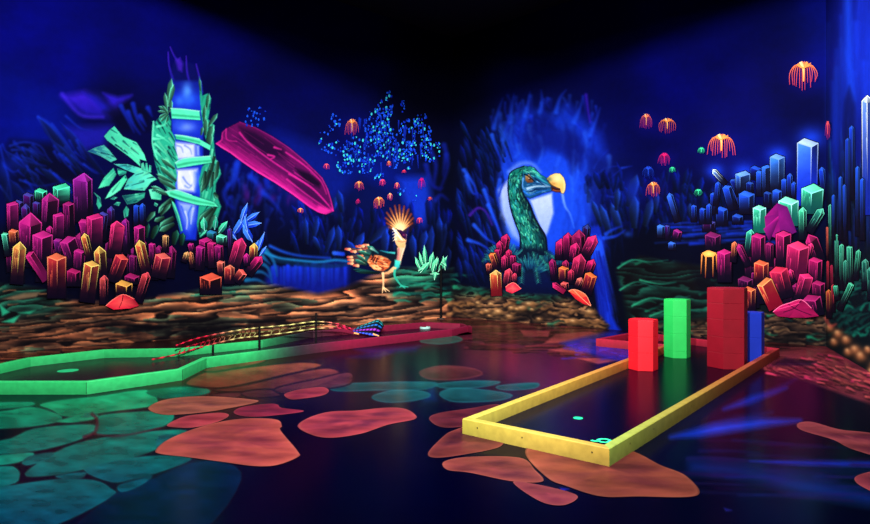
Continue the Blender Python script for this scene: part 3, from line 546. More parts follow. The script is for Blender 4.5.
for P, c in [([(185, 384), (205, 372), (240, 368), (300, 362), (322, 366), (280, 376), (236, 386), (212, 388)], (120, 56, 38)), ([(212, 390), (250, 384), (300, 372), (330, 368), (340, 376), (310, 388), (276, 389), (240, 392)], (104, 42, 34)), ([(212, 394), (240, 392), (238, 398), (214, 397)], (70, 28, 34)), ([(242, 392), (270, 389), (280, 396), (250, 398)], (66, 26, 34)), ([(276, 388), (320, 378), (350, 372), (350, 384), (320, 390), (285, 394)], (66, 28, 34)), ([(206, 368), (260, 358), (262, 363), (214, 372)], (110, 50, 36))]:
    Q = catmull(P, 4, True); F.poly(Q, c, .8, 2, dim(c, .7), 1, .4); F.stroke(Q + [Q[0]], .7, .7, (8, 3, 10), a=.85, soft=1.1, curve=False)
def floor_mesh():
    px = np.linspace(-260, 1120, 1500); rows = 430
    base = np.array([WL.base(x) if x < 453 else (WB.base(x) if x < 826 else WR.base(min(x, 1110))) for x in px])
    t = np.linspace(0, 1, rows)[:, None] ** 1.15; PY = base[None] + (620 - base)[None] * t; PX = np.broadcast_to(px[None], PY.shape)
    D = FOC * EYE / (PY - CY); V = np.zeros(PY.shape + (3,)); V[..., 0] = (PX - CX) * D / FOC; V[..., 1] = D
    C = F.sample(PX, PY); e = V[-1:].copy(); e[..., 1] = -2.5; e[..., 0] *= 3.0
    V = np.concatenate([V, e]); C = np.concatenate([C, C[-1:] * 0 + np.array([1, 1, 18])])
    o = grid_mesh('floor', V, C, M_FLOOR); tag(o, None, kind='structure'); return o
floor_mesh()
cl = mesh('ceiling', [(-14, -3, CEIL), (12, -3, CEIL), (12, 19, CEIL), (-14, 19, CEIL)], [(0, 3, 2, 1)], None, M_BLACK); tag(cl, None, kind='structure')
# ------------------------------------------------------------------ painted figures of the mural
MG, PK, PU, VI, RD, OR, YE = (205, 24, 140), (250, 40, 120), (150, 24, 150), (84, 12, 110), (240, 44, 66), (255, 128, 62), (255, 196, 96)
TL, TD, BL, BB, WH = (70, 235, 175), (16, 130, 112), (22, 66, 225), (70, 135, 255), (190, 212, 255)
FL = dict(kind='flat')
def o_(**k): return k
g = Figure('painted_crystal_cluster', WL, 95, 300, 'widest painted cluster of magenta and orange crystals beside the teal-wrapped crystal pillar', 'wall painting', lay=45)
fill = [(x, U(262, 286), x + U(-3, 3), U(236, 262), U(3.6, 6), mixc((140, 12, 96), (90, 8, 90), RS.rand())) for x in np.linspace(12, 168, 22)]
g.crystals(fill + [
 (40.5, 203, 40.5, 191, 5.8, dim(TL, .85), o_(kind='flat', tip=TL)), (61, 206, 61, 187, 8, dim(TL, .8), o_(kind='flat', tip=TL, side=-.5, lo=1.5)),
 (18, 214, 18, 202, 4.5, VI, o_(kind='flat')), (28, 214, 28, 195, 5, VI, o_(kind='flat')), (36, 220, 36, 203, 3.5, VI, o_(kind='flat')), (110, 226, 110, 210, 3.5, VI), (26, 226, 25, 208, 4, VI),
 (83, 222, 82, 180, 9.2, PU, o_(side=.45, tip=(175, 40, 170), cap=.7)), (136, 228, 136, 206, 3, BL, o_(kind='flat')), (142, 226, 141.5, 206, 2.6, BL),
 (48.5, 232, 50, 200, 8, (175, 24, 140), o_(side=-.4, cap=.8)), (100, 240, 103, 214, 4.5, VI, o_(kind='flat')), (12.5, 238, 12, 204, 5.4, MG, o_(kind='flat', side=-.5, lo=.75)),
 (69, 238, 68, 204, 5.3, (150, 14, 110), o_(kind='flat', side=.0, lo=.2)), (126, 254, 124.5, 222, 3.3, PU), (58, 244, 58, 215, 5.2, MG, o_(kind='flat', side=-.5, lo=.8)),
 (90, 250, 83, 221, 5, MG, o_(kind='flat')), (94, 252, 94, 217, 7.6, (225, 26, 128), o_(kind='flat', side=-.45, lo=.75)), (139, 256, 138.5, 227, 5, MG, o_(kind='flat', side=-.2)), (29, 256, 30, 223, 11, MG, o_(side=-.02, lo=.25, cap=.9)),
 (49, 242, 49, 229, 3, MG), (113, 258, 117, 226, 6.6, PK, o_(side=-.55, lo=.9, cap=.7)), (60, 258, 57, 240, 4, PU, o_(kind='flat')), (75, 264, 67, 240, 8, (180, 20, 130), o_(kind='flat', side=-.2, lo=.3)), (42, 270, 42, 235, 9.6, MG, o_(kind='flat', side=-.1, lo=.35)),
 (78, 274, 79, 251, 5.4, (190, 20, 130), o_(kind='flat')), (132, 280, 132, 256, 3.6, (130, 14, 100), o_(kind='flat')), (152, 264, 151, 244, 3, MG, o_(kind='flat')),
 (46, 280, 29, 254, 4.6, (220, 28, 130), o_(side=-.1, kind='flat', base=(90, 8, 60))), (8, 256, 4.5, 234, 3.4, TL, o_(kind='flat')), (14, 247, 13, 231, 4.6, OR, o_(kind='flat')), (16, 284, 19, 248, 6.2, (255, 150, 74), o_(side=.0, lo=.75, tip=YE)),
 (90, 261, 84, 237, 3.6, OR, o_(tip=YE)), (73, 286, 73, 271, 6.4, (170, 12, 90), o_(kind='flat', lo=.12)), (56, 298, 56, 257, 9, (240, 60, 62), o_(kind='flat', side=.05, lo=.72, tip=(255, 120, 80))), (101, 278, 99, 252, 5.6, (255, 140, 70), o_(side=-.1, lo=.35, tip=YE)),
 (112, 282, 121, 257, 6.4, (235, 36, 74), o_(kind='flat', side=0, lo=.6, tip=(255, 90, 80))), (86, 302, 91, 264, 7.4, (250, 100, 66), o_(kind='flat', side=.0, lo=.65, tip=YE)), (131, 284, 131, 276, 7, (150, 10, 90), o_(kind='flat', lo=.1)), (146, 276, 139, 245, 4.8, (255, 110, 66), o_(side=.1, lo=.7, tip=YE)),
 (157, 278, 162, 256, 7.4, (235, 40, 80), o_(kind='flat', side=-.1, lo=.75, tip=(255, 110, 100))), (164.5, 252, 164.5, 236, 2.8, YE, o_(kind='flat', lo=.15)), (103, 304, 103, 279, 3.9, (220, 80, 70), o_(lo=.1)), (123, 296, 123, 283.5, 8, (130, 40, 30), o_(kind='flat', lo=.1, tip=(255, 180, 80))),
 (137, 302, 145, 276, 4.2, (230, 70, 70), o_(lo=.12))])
P = g.part(); c = [(105, 305.6), (112, 299.6), (122, 294.4), (133, 298.7), (138, 305.6), (130, 308), (112.6, 309.4)]
for i, q in enumerate([(235, 40, 60), (250, 60, 70), (200, 24, 50), (150, 14, 40), (190, 20, 50), (225, 34, 60), (215, 30, 56)]): P.add([c[i], c[(i + 1) % 7], (120, 302)], [q, q, (255, 80, 80)])
P.line([(122, 294.5), (121, 301), (118, 308)], .5, .3, (90, 6, 26)); P.line(c[:4], .5, .4, (255, 110, 100)); g.put('crystal', P)
# teal leaf-like shards of the spray, left of the pillar
TB, TM, TK = (112, 252, 198), (44, 184, 142), (6, 62, 70)
g = Figure('painted_crystal_spray', WL, 128, 215, 'spray of pale teal leaf-shaped crystals painted left of the tall wrapped pillar', 'wall painting')
cv = Patch(82, 118, 166, 222, 2.2, M); cv.poly([(104, 160), (140, 150), (158, 176), (162, 196), (140, 208), (112, 204)], (3, 30, 40), .0, 6); Z = lambda pts: [(85 + x / 5.822, 120 + y / 5.822) for x, y in pts]
def shard(pts, c0, c1, streaks, edge=None, fe=1.1):
    cv.part('crystal'); q = Z(pts); cv.poly(q, (2, 14, 30), .9, 1.6); cv.clip_to(q, fe); cv.poly(q, c0, 1, 1.0, c1, 0)
    xs, ys = [p[0] for p in q], [p[1] for p in q]; e = edge or Z([streaks[0], streaks[1]]) ; a = math.atan2(streaks[1][1] - streaks[0][1], streaks[1][0] - streaks[0][0])
    for k in range(int(len(xs) * streaks[2])):
        x, y = U(min(xs), max(xs)), U(min(ys), max(ys)); l = U(4, 13); aa = a + U(-.18, .18); r = RS.rand()
        cv.stroke([(x, y), (x + l * math.cos(aa), y + l * math.sin(aa))], U(.3, 1.1), .2, (3, 40, 58) if r < .5 else dim(TB, U(.7, 1)), a=U(.4, .85), soft=1.2)
    cv.stroke(q + [q[0]], .35, .35, mixc(c1, TB, .5), a=.7, soft=1.0, curve=False)
shard([(110, 95), (140, 60), (170, 35), (220, 95), (300, 130), (345, 200), (358, 240), (318, 228), (322, 272), (270, 225), (190, 165), (130, 120)], (56, 184, 148), (84, 236, 182), ((130, 80), (320, 240), 5))
shard([(15, 182), (60, 160), (110, 145), (140, 175), (185, 230), (150, 246), (90, 210)], (12, 60, 110), (76, 210, 170), ((30, 180), (170, 235), 3))
shard([(215, 440), (350, 422), (345, 450), (300, 480), (245, 492)], (6, 56, 70), (44, 180, 142), ((215, 480), (340, 430), 3))
shard([(165, 255), (250, 258), (350, 288), (418, 345), (385, 362), (345, 412), (225, 402), (250, 345), (290, 312), (230, 288)], (40, 160, 170), (100, 250, 196), ((410, 345), (240, 395), 5))
shard([(330, 290), (325, 255), (340, 248), (350, 285), (352, 250), (362, 250), (368, 295), (374, 262), (386, 266), (384, 308)], (60, 200, 160), (50, 190, 150), ((340, 300), (345, 250), 1))
shard([(75, 400), (110, 335), (165, 278), (182, 318), (140, 382)], (90, 245, 185), (30, 150, 120), ((75, 400), (175, 290), 3))
shard([(115, 460), (150, 400), (235, 318), (246, 345), (205, 408), (150, 446)], (110, 255, 195), (60, 215, 160), ((115, 460), (240, 330), 3))
shard([(188, 282), (242, 300), (238, 312), (200, 325), (190, 310)], (60, 210, 160), (30, 150, 130), ((190, 300), (240, 305), 1))
shard([(370, 405), (400, 398), (445, 428), (442, 466), (385, 460)], (120, 255, 205), (40, 170, 130), ((375, 440), (440, 430), 2))
for p in [[(145, 460), (165, 446), (188, 450), (170, 464)], [(165, 492), (185, 476), (206, 480), (196, 500)], [(50, 420), (88, 450), (96, 500), (80, 520), (66, 490), (72, 450)], [(240, 500), (255, 520), (250, 560), (228, 570), (222, 530)], [(405, 478), (424, 490), (415, 505), (400, 495)]]: shard(p, (20, 110, 100), (56, 200, 155), (p[0], p[2], 1))
cv.build(g)
# pillar
g = Figure('painted_crystal_tower', WL, 190, 240, 'tall glowing white-blue crystal pillar wrapped in teal bands and leaves, painted on wall', 'wall painting', lay=18)
cv = Patch(140, 42, 228, 246, 2.2, M); A_ = lambda pts: [(140 + x / 5.822, 70 + y / 5.822) for x, y in pts]; B_ = lambda pts: [(140 + x / 5.822, 155 + y / 5.822) for x, y in pts]
cv.part('spikes'); cv.poly([(168, 84), (172, 66), (176, 58), (184, 62), (194, 64), (202, 86), (202, 92)], (6, 10, 90), .7, 4)
for p in [[(168, 52), (169, 66), (173, 80)], [(170, 47), (174, 56), (180, 64)], [(196, 64), (199, 76), (202, 92)], [(186, 56), (187, 72), (190, 84)]]: cv.stroke(p, .5, 1.3, (76, 30, 205), (24, 20, 150), .85, 1.8)
cv.poly([(175, 60), (180, 57), (183, 64), (182, 72), (178, 70)], (70, 28, 190), .7, 3)
cv.part('glowing_core'); cv.poly([(171, 82), (201, 82), (203, 110), (203, 160), (200, 205), (196, 240), (181, 240), (175, 205), (173, 160), (171, 110)], (14, 40, 190), 1, 2.5); cv.clip_to([(171, 80), (202, 80), (204, 160), (200, 205), (197, 240), (180, 240), (174, 205), (172, 150)], 2)
cv.poly([(168, 76), (205, 76), (205, 92), (168, 92)], (8, 18, 120), .7, 10)
for x, y, rx, ry, c, a in [(187, 92, 5, 9, (80, 150, 255), .9), (179.5, 101, 5, 5, (50, 110, 245), .8), (190, 100, 7, 6, (40, 100, 250), .7), (186, 127, 9, 5, (110, 150, 250), .85), (178, 124, 5, 5, (40, 80, 220), .7)]: cv.blob(x, y, rx, ry, c, a)
cv.poly(A_([(205, 420), (320, 430), (322, 520), (205, 520)]), (205, 214, 255), 1, 4); cv.poly(A_([(328, 440), (344, 440), (346, 500), (330, 500)]), (150, 180, 255), .9, 2.5)
cv.poly(B_([(205, 85), (335, 80), (340, 150), (318, 215), (215, 205)]), (212, 218, 252), 1, 4); cv.poly(B_([(318, 100), (350, 90), (345, 220), (322, 215)]), (30, 80, 230), .8, 5); cv.poly(B_([(225, 275), (322, 285), (318, 380), (290, 470), (262, 440)]), (160, 185, 255), 1, 5, (24, 60, 220))
for p, c in [([(250, 130), (275, 165), (300, 180)], (90, 120, 230)), ([(262, 180), (285, 192), (300, 170)], (110, 140, 240)), ([(240, 300), (265, 360), (285, 395)], (40, 80, 225)), ([(300, 300), (280, 350), (292, 420)], (40, 90, 235)), ([(262, 330), (275, 380), (270, 430)], (220, 230, 255)), ([(310, 310), (300, 360), (296, 400)], (200, 215, 255)), ([(225, 100), (232, 150), (250, 190)], (235, 240, 255)), ([(290, 100), (300, 140), (296, 170)], (235, 238, 255)), ([(215, 100), (210, 160), (214, 205)], (40, 90, 240))]: cv.stroke(B_(p), .9, .4, c, a=.8, soft=1.8)
for p in [[(215, 440), (240, 450), (250, 480)], [(260, 440), (290, 460), (300, 490)]]: cv.stroke(A_(p), .8, .3, (110, 130, 230), a=.8, soft=1.6)
def sheet(name, pts, base, rows, flow_, n, seed_cols):
    cv.part(name); cv.poly(pts, base, 1, 1.6); cv.clip_to(pts, 1.4); xs, ys = [p[0] for p in pts], [p[1] for p in pts]
    for k in range(n):
        x, y = U(min(xs), max(xs)), U(min(ys), max(ys)); a = flow_(x, y) + U(-.16, .16); l = U(5, 15); r = RS.rand()
        c = (3, 36, 46) if r < .32 else (dim(TB, U(.75, 1)) if r < .64 else mixc(TM, (14, 110, 100), RS.rand()))
        cv.stroke([(x, y), (x + l * .5 * math.cos(a), y + l * .5 * math.sin(a) + U(-.6, .6)), (x + l * math.cos(a), y + l * math.sin(a))], U(.4, 1.5), .25, c, a=U(.5, .95), soft=1.1)
    cv.clip = None
    for q in rows: cv.poly(q[:-1] if isinstance(q[-1], int) else q, TM, .0, 1)
sheet('leafy_wrap', A_([(165, 260), (180, 300), (178, 350), (205, 400), (200, 440), (222, 520)]) + B_([(205, 60), (215, 120), (200, 190), (165, 215), (110, 130), (85, 40)]) + A_([(70, 440), (76, 320), (100, 285)]), (34, 170, 134), [], lambda x, y: .95 if y < 172 else .55, 120, None)
for p in [([(170, 40), (182, 80), (180, 130)]), ]: pass
cv.part('crystal_leaves')
for a in [(167.5, 106, 171.5, 78, 3, A_), (169, 104, 174, 84, -2.4, A_), (167, 112, 164.5, 92, 2, A_), (170, 112, 171.5, 100, 1.8, A_)]: cv.blade(*a[:5], TB, .95, .7, 1.0)
for x0, y0, x1, y1, w in [(168, 112, 158, 106, 1.6), (168, 113, 157, 111, 1.5), (168, 113, 158, 118, 1.7), (168, 114, 162, 105, 1.4), (168, 114, 160, 122, 1.5), (168, 116, 166, 124, 1.5), (169, 112, 172, 105, 1.5)]: cv.blade(x0, y0, x1, y1, w, TB, .95, .55, .9)
cv.stroke(A_([(78, 300), (72, 380), (74, 440), (100, 520)]), 1.0, .7, TB, a=.8, soft=1.6)
for p in [[(85, 430), (130, 470), (170, 515)], [(90, 470), (120, 500), (140, 520)], [(80, 400), (120, 400), (160, 385)], [(100, 380), (140, 400), (190, 440)], [(100, 330), (140, 320), (165, 300)]]: cv.stroke(A_(p), 1.3, .4, TB, TM, .85, 1.3)
for a in [(100, 130, 205, 195, 2.8), (110, 60, 210, 150, 2.4), (120, 20, 200, 80, 2.2), (90, 110, 190, 160, 2), (60, 180, 160, 228, 2.6), (75, 200, 175, 235, 2)]: (x0, y0), (x1, y1) = B_([(a[0], a[1]), (a[2], a[3])]); cv.blade(x1, y1, x0, y0, a[4], TB, .95, .5, 1.0)
for a in [(185, 255, 105, 340, 3.4), (190, 290, 120, 330, 2.4), (195, 365, 110, 425, 3.4), (198, 400, 110, 445, 2.8), (140, 362, 80, 386, 2.2), (40, 385, 88, 328, 2.4), (36, 480, 50, 396, 1.8), (68, 485, 104, 405, 3), (195, 520, 215, 435, 3.2), (240, 525, 250, 450, 2.6), (120, 350, 180, 280, 2)]: (x0, y0), (x1, y1) = B_([(a[0], a[1]), (a[2], a[3])]); cv.blade(x0, y0, x1, y1, a[4] + .9, (2, 22, 34), .9, 1, 1.2); cv.blade(x0, y0, x1, y1, a[4], TB if a[1] < 470 else (40, 150, 120), 1, .3, 1.0)
cv.poly(B_([(182, 262), (205, 285), (232, 360), (248, 440), (236, 448), (212, 370), (190, 300)]), TM, .95, 1.2, (20, 110, 100)); cv.stroke(B_([(190, 275), (222, 350), (244, 440)]), .6, .4, TB, a=.8, soft=1)
sheet('leafy_wrap', A_([(345, 40), (362, 150), (392, 135), (414, 165), (405, 230), (396, 285), (432, 322), (428, 400), (440, 520)]) + B_([(455, 40), (472, 110), (442, 165), (438, 215), (472, 300), (440, 400), (405, 440), (348, 480), (330, 400), (340, 320), (350, 225), (342, 150), (362, 70)]) + A_([(400, 520), (412, 445), (380, 400), (358, 270), (348, 150)]), (30, 160, 124), [], lambda x, y: 1.75 if y < 200 else 2.2, 150, None)
cv.part('crystal_leaves')
for a in [(385, 230, 402, 132, 2), (372, 300, 378, 200, 1.8), (395, 330, 452, 250, 2.2), (392, 420, 425, 320, 3), (380, 380, 385, 280, 2.4), (355, 380, 365, 330, 1.6), (400, 450, 415, 370, 2.6), (352, 120, 346, 50, 1.4)]: (x0, y0), (x1, y1) = A_([(a[0], a[1]), (a[2], a[3])]); cv.blade(x0, y0, x1, y1, a[4], TB, .95, .5, 1.0)
for a in [(432, 10, 376, 200, 2.2), (455, 40, 432, 150, 2), (405, 90, 352, 222, 2.4), (380, 95, 362, 185, 1.8), (425, 100, 405, 200, 1.8), (440, 300, 348, 445, 2.8), (420, 310, 340, 380, 2.4), (395, 440, 440, 345, 2.8), (450, 460, 500, 395, 3), (430, 220, 455, 255, 1.8), (350, 450, 372, 365, 3)]: (x0, y0), (x1, y1) = B_([(a[0], a[1]), (a[2], a[3])]); cv.blade(x0, y0, x1, y1, a[4] + .7, (2, 24, 36), .8, 1, 1.2); cv.blade(x0, y0, x1, y1, a[4], TB if a[0] != 350 else (60, 220, 230), .95, .35, 1.0)
for q, mid in [(A_([(180, 224), (250, 228), (345, 240), (352, 292), (260, 286), (184, 282)]), A_([(190, 262), (260, 268), (345, 275)])), (A_([(205, 378), (260, 384), (345, 402), (412, 440), (408, 468), (340, 432), (260, 412), (210, 402)]), A_([(215, 394), (270, 402), (345, 420)])), (B_([(205, 46), (260, 20), (410, 6), (418, 44), (300, 64), (215, 78)]), B_([(220, 60), (300, 44), (410, 34)])), (B_([(148, 214), (210, 204), (300, 234), (432, 276), (455, 302), (330, 290), (240, 266), (170, 240)]), B_([(180, 224), (300, 262), (430, 288)]))]:
    cv.part('band'); cv.poly(q, (2, 20, 40), .85, 3); cv.poly(q, (84, 240, 184), 1, 1.2); cv.stroke(mid, 1.2, .8, (24, 140, 96), a=.7, soft=2.0); cv.stroke([q[0], q[1], q[2]], .5, .5, (170, 255, 225), a=.9, soft=1.2)
cv.build(g)
# fallen crystal
g = Figure('painted_fallen_crystal', WL, 300, 205, 'large magenta crystal tilted down to the right, painted against dark blue wall', 'wall painting')
Z = lambda pts: [(205 + x / 4.764, 110 + y / 4.764) for x, y in pts]
out = Z([(50, 160), (76, 142), (80, 108), (100, 88), (165, 55), (240, 82), (320, 125), (400, 178), (480, 245), (560, 325), (585, 375), (602, 430), (614, 482), (575, 498), (540, 488), (500, 465), (420, 405), (330, 345), (250, 298), (180, 250), (120, 205), (80, 182)])
cv = Patch(210, 116, 340, 220, 2.2, M); cv.part('facet'); cv.poly(out, (2, 2, 24), .8, 4); cv.clip_to(out, 1.1); cv.poly(out, (92, 8, 78), 1, 1)
cv.stroke(Z([(60, 165), (180, 250), (330, 342), (500, 460), (570, 492)]), 7, 8, (176, 18, 122), (190, 20, 128), .85, 9)
cv.stroke(Z([(110, 110), (200, 150), (330, 235), (460, 320), (590, 455)]), 5, 5, (62, 5, 66), a=.7, soft=9)
cv.poly(Z([(60, 155), (85, 105), (165, 62), (165, 120), (130, 150)]), (104, 9, 86), .8, 5)
cv.part('dark_facet'); cv.clip_to(out, 1.1)
cv.poly(Z([(160, 78), (240, 104), (370, 182), (395, 235), (300, 225), (210, 160)]), (24, 3, 40), .85, 6); cv.poly(Z([(430, 278), (500, 302), (552, 348), (545, 370), (470, 338)]), (14, 2, 28), .9, 4); cv.poly(Z([(400, 325), (480, 362), (570, 440), (592, 462), (520, 436), (440, 382)]), (44, 4, 54), .75, 5)
cv.part('bright_edge'); cv.clip_to(out, 1.1)
ang = math.atan2(320, 440)
for k in range(150):
    x, y = U(215, 335), U(120, 216); a = ang + U(-.08, .08); l = U(8, 26); r = RS.rand()
    cv.stroke([(x, y), (x + l * math.cos(a), y + l * math.sin(a))], U(.25, .8), .2, (205, 28, 135) if r < .5 else (34, 3, 46), a=U(.15, .5), soft=1.2)
for p, w in [([(165, 108), (210, 160), (300, 230), (420, 312), (520, 380), (604, 474)], .9), ([(300, 214), (330, 222), (312, 234)], 1.1), ([(330, 178), (362, 188)], 1.1), ([(385, 202), (470, 262), (548, 335), (578, 400)], .7), ([(400, 305), (500, 365), (590, 455)], .8), ([(390, 330), (480, 400), (580, 470)], .7), ([(100, 92), (104, 140), (150, 150)], .6)]: cv.stroke(Z(p), w, w * .6, (225, 36, 145), (200, 26, 130), .85, 1.6)
cv.stroke(Z([(52, 162), (120, 204), (180, 249), (250, 296), (330, 343), (420, 403), (500, 463), (560, 492)]), 1.0, 1.3, (255, 60, 165), (235, 40, 150), .95, 2.2); cv.stroke(Z([(165, 57), (240, 84), (320, 127), (400, 180), (480, 247), (560, 327), (600, 425), (611, 480)]), .4, .9, (150, 18, 115), (235, 40, 150), .9, 1.8); cv.stroke(Z([(54, 160), (78, 142), (82, 108), (100, 90)]), .8, .6, (215, 36, 140), a=.85, soft=1.8); cv.poly(Z([(540, 455), (608, 478), (575, 495), (530, 480)]), (235, 40, 150), .8, 3)
cv.build(g)
# small cluster in the middle of the left wall
g = Figure('painted_crystal_cluster', WL, 225, 292, 'small painted cluster of magenta crystals around a dark orange-rimmed stump, right of pillar', 'wall painting', lay=45)
g.crystals([(211, 242, 211, 232, 4.6, (30, 150, 150), o_(kind='flat')), (229, 246, 229, 226, .1, VI), (221, 246, 221, 236, 5, TL, o_(kind='flat', lo=.5)), (230, 256, 229, 230, 2, VI), (192, 254, 190, 244, 2.6, MG, o_(kind='flat')), (205, 266, 205, 240, 6, (185, 16, 120), o_(kind='flat', side=-.2)), (199, 270, 200, 247, 4.2, (190, 20, 140), o_(kind='flat')), (212, 268, 211, 243, 4, (210, 24, 120), o_(kind='flat')), (219, 264, 218, 246, 4, (180, 18, 120), o_(kind='flat')),
 (192, 268, 190, 254, 2.2, (255, 150, 70)), (183, 262, 186, 254, 2.4, YE), (252, 262, 253, 247, 3.8, OR, o_(tip=YE, lo=.6)), (231, 272, 239.5, 244, 6, (240, 36, 110), o_(side=-.1, lo=.7)), (247, 274, 258, 260, 4.4, (215, 20, 110), o_(side=.1)), (246, 266, 245.6, 256, 2.6, MG), (221, 276, 220, 262, 3.6, (255, 120, 80), o_(kind='flat')), (228.6, 284, 228.6, 268, 4.8, (245, 70, 60), o_(lo=.6, tip=(255, 120, 90), cap=.6)), (235, 282, 242, 272, 4.6, (255, 100, 70), o_(kind='flat', lo=.15)),
 (210, 294, 210, 277, 10.4, (110, 24, 22), o_(kind='flat', side=-.1, lo=.35, tip=(255, 96, 70), cap=.9))])
g = Figure('painted_crystal_spray', WL, 248, 256, 'spray of bright blue blade crystals painted above small magenta cluster near pillar', 'wall painting', lay=30)
for a in [(232, 236, 246.5, 214, 4), (252, 242, 242, 224, 4), (243, 226, 261, 223, 3.6), (240, 223, 247, 203, 3), (244, 222, 259, 212, 3), (257, 252, 264, 232, 2.2), (259, 256, 266, 246, 1.8), (254, 250, 258, 240, 1.8), (236, 240, 228, 228, 2.4), (247, 232, 244, 216, 2.6), (218, 233, 227, 221, 3.4, TL, TD), (204, 231, 203, 217, 4, TL, TD), (214, 230, 216, 217, 3, (40, 180, 140), TD)]:
    P = g.part(); c, d = (a[5], a[6]) if len(a) > 5 else ((60, 130, 255), (16, 60, 220)); P.leaf(*a[:5], c, d, .25); P.line([a[:2], a[2:4]], .35, .2, mixc(c, WH, .5)); g.put('crystal', P)
# crested bird
g = Figure('painted_crested_bird', WL, 388, 292, 'cream-necked bird with fiery fan crest and orange wing painted by the blue pond', 'wall painting')
cv = Patch(336, 198, 425, 298, 2.6, M); Z = lambda pts: [(340 + x / 7.25, 235 + y / 7.25) for x, y in pts]
cv.part('crest'); cv.blob(400, 222, 13, 12, (60, 18, 16), .8)
for a, l in [(-162, 12), (-150, 16), (-139, 20), (-127, 23), (-115, 25), (-103, 26), (-93, 26), (-82, 25), (-70, 23), (-58, 20), (-46, 18), (-34, 14)]:
    q = math.radians(a); f = lambda r: (400.5 + r * math.cos(q), 231 + r * math.sin(q)); cv.stroke([f(2), f(l * .55), f(l)], .8, .9, (255, 190, 95), (150, 54, 30), 1, 1.6, .75); cv.stroke([f(1), f(l * .7)], .9, .25, (255, 240, 180), (250, 160, 80), .95, 1.2)
cv.blob(400, 227, 5, 4, (255, 235, 170), .6)
cv.part('tail')
for i, p in enumerate([[(225, 165), (130, 110), (40, 102)], [(220, 175), (140, 150), (55, 160)], [(220, 185), (140, 185), (60, 205)], [(225, 155), (170, 100), (118, 82)], [(235, 145), (210, 95), (172, 72)], [(225, 190), (150, 205), (100, 220)], [(230, 160), (160, 125), (80, 118)], [(230, 150), (190, 95), (140, 78)], [(220, 180), (150, 170), (60, 180)]]):
    q = Z(p); cv.stroke(q, 1.5, 1.2, (10, 84, 84), (110, 40, 36), .95, 1.2); (x, y), (x2, y2) = q[2], q[1]; cv.stroke([(x + 4, y + .4), (x, y)], 1.5, 1.0, (255, 190, 130), (190, 70, 60), .95, 1); cv.stroke([(x2 + 3, y2), (x2 - 1, y2)], 1.2, .8, (240, 130, 80) if i % 2 else (255, 195, 130), (150, 50, 40), .95, 1)
for p in [[(120, 145), (200, 205)], [(105, 180), (190, 218)], [(130, 115), (235, 155)], [(195, 75), (250, 135)], [(90, 250), (240, 268)], [(110, 265), (280, 275)], [(205, 80), (265, 120)]]: (x0, y0), (x1, y1) = Z(p); cv.blade(x1, y1, x0, y0, 1.9, (70, 220, 185) if p[0][1] < 240 else (20, 100, 95), .95, .3, 1)
cv.part('body'); cv.poly(Z([(235, 110), (270, 100), (300, 118), (360, 130), (395, 135), (408, 60), (415, 20), (470, 30), (478, 75), (455, 120), (440, 185), (432, 235), (395, 268), (345, 282), (300, 280), (255, 262), (215, 225), (195, 190)]), (5, 18, 32), .97, 1.2)
cv.stroke(Z([(292, 112), (340, 124), (392, 130)]), .5, 1.1, (20, 100, 120), (60, 205, 190), .9, 1.3); cv.stroke(Z([(225, 98), (250, 112), (275, 130)]), 1.2, .6, (170, 220, 190), (30, 120, 120), .8, 1.2)
cv.poly(Z([(414, 92), (476, 66), (460, 125), (444, 180), (438, 215), (412, 200), (408, 180), (416, 140)]), (246, 196, 150), 1, 1.4, (215, 130, 110)); cv.stroke(Z([(470, 80), (452, 130), (436, 190)]), .7, .5, (255, 225, 180), a=.9, soft=1.2); cv.stroke(Z([(425, 100), (420, 150), (412, 195)]), .8, .5, (150, 70, 90), a=.7, soft=1.5)
cv.poly(Z([(398, 180), (438, 190), (430, 235), (402, 258), (392, 235)]), (70, 230, 200), 1, 1.8, (40, 160, 160)); cv.poly(Z([(298, 275), (345, 264), (385, 228), (410, 236), (395, 264), (350, 285), (310, 287)]), (252, 205, 145), 1, 1.4, (210, 140, 90))
cv.part('wing'); wg = Z([(198, 190), (225, 145), (235, 160), (250, 145), (300, 152), (340, 168), (370, 192), (352, 238), (312, 264), (250, 252), (215, 225)]); cv.poly(wg, (205, 92, 46), 1, 1.4); cv.clip_to(wg, 1)
for k in range(60):
    x, y = Z([(U(200, 370), U(150, 260))])[0]; a = U(2.5, 3.6) - .3; l = U(3, 8); cv.stroke([(x, y), (x + l * math.cos(a), y - l * math.sin(a) * .6)], U(.4, 1.1), .2, (255, 195, 125) if RS.rand() < .55 else (110, 34, 26), a=U(.5, .9), soft=.9)
for p in [[(240, 192), (256, 160)], [(228, 178), (246, 152)], [(260, 196), (272, 166)]]: cv.stroke(Z(p), .7, .4, (14, 6, 18), a=.9, soft=.8)
cv.part('head'); cv.poly(Z([(392, 28), (398, -30), (412, -44), (440, -20), (482, -4), (480, 40), (466, 92), (425, 92), (404, 66)]), (250, 214, 162), 1, 1.2, (240, 170, 105))
cv.poly([(397, 229.5), (401, 230), (406, 234), (406.5, 239), (402.5, 238)], (46, 10, 58), 1, 1); cv.stroke([(396, 229), (400, 233), (405.5, 239.5)], .6, .4, (20, 4, 30), a=.95, soft=.8); cv.stroke([(393, 228.5), (397, 234), (402, 240)], .9, .4, (255, 244, 222), a=1, soft=.9); cv.blob(403.5, 235, 1.2, .9, (150, 40, 90), .8)
for y in (232, 235, 238, 241): cv.stroke([(396, y - 2), (392.5, y)], .7, .2, (255, 236, 200), a=.95, soft=.8)
cv.stroke([(398, 241), (402, 242), (406, 241)], .4, .3, (170, 90, 60), a=.8, soft=.9)
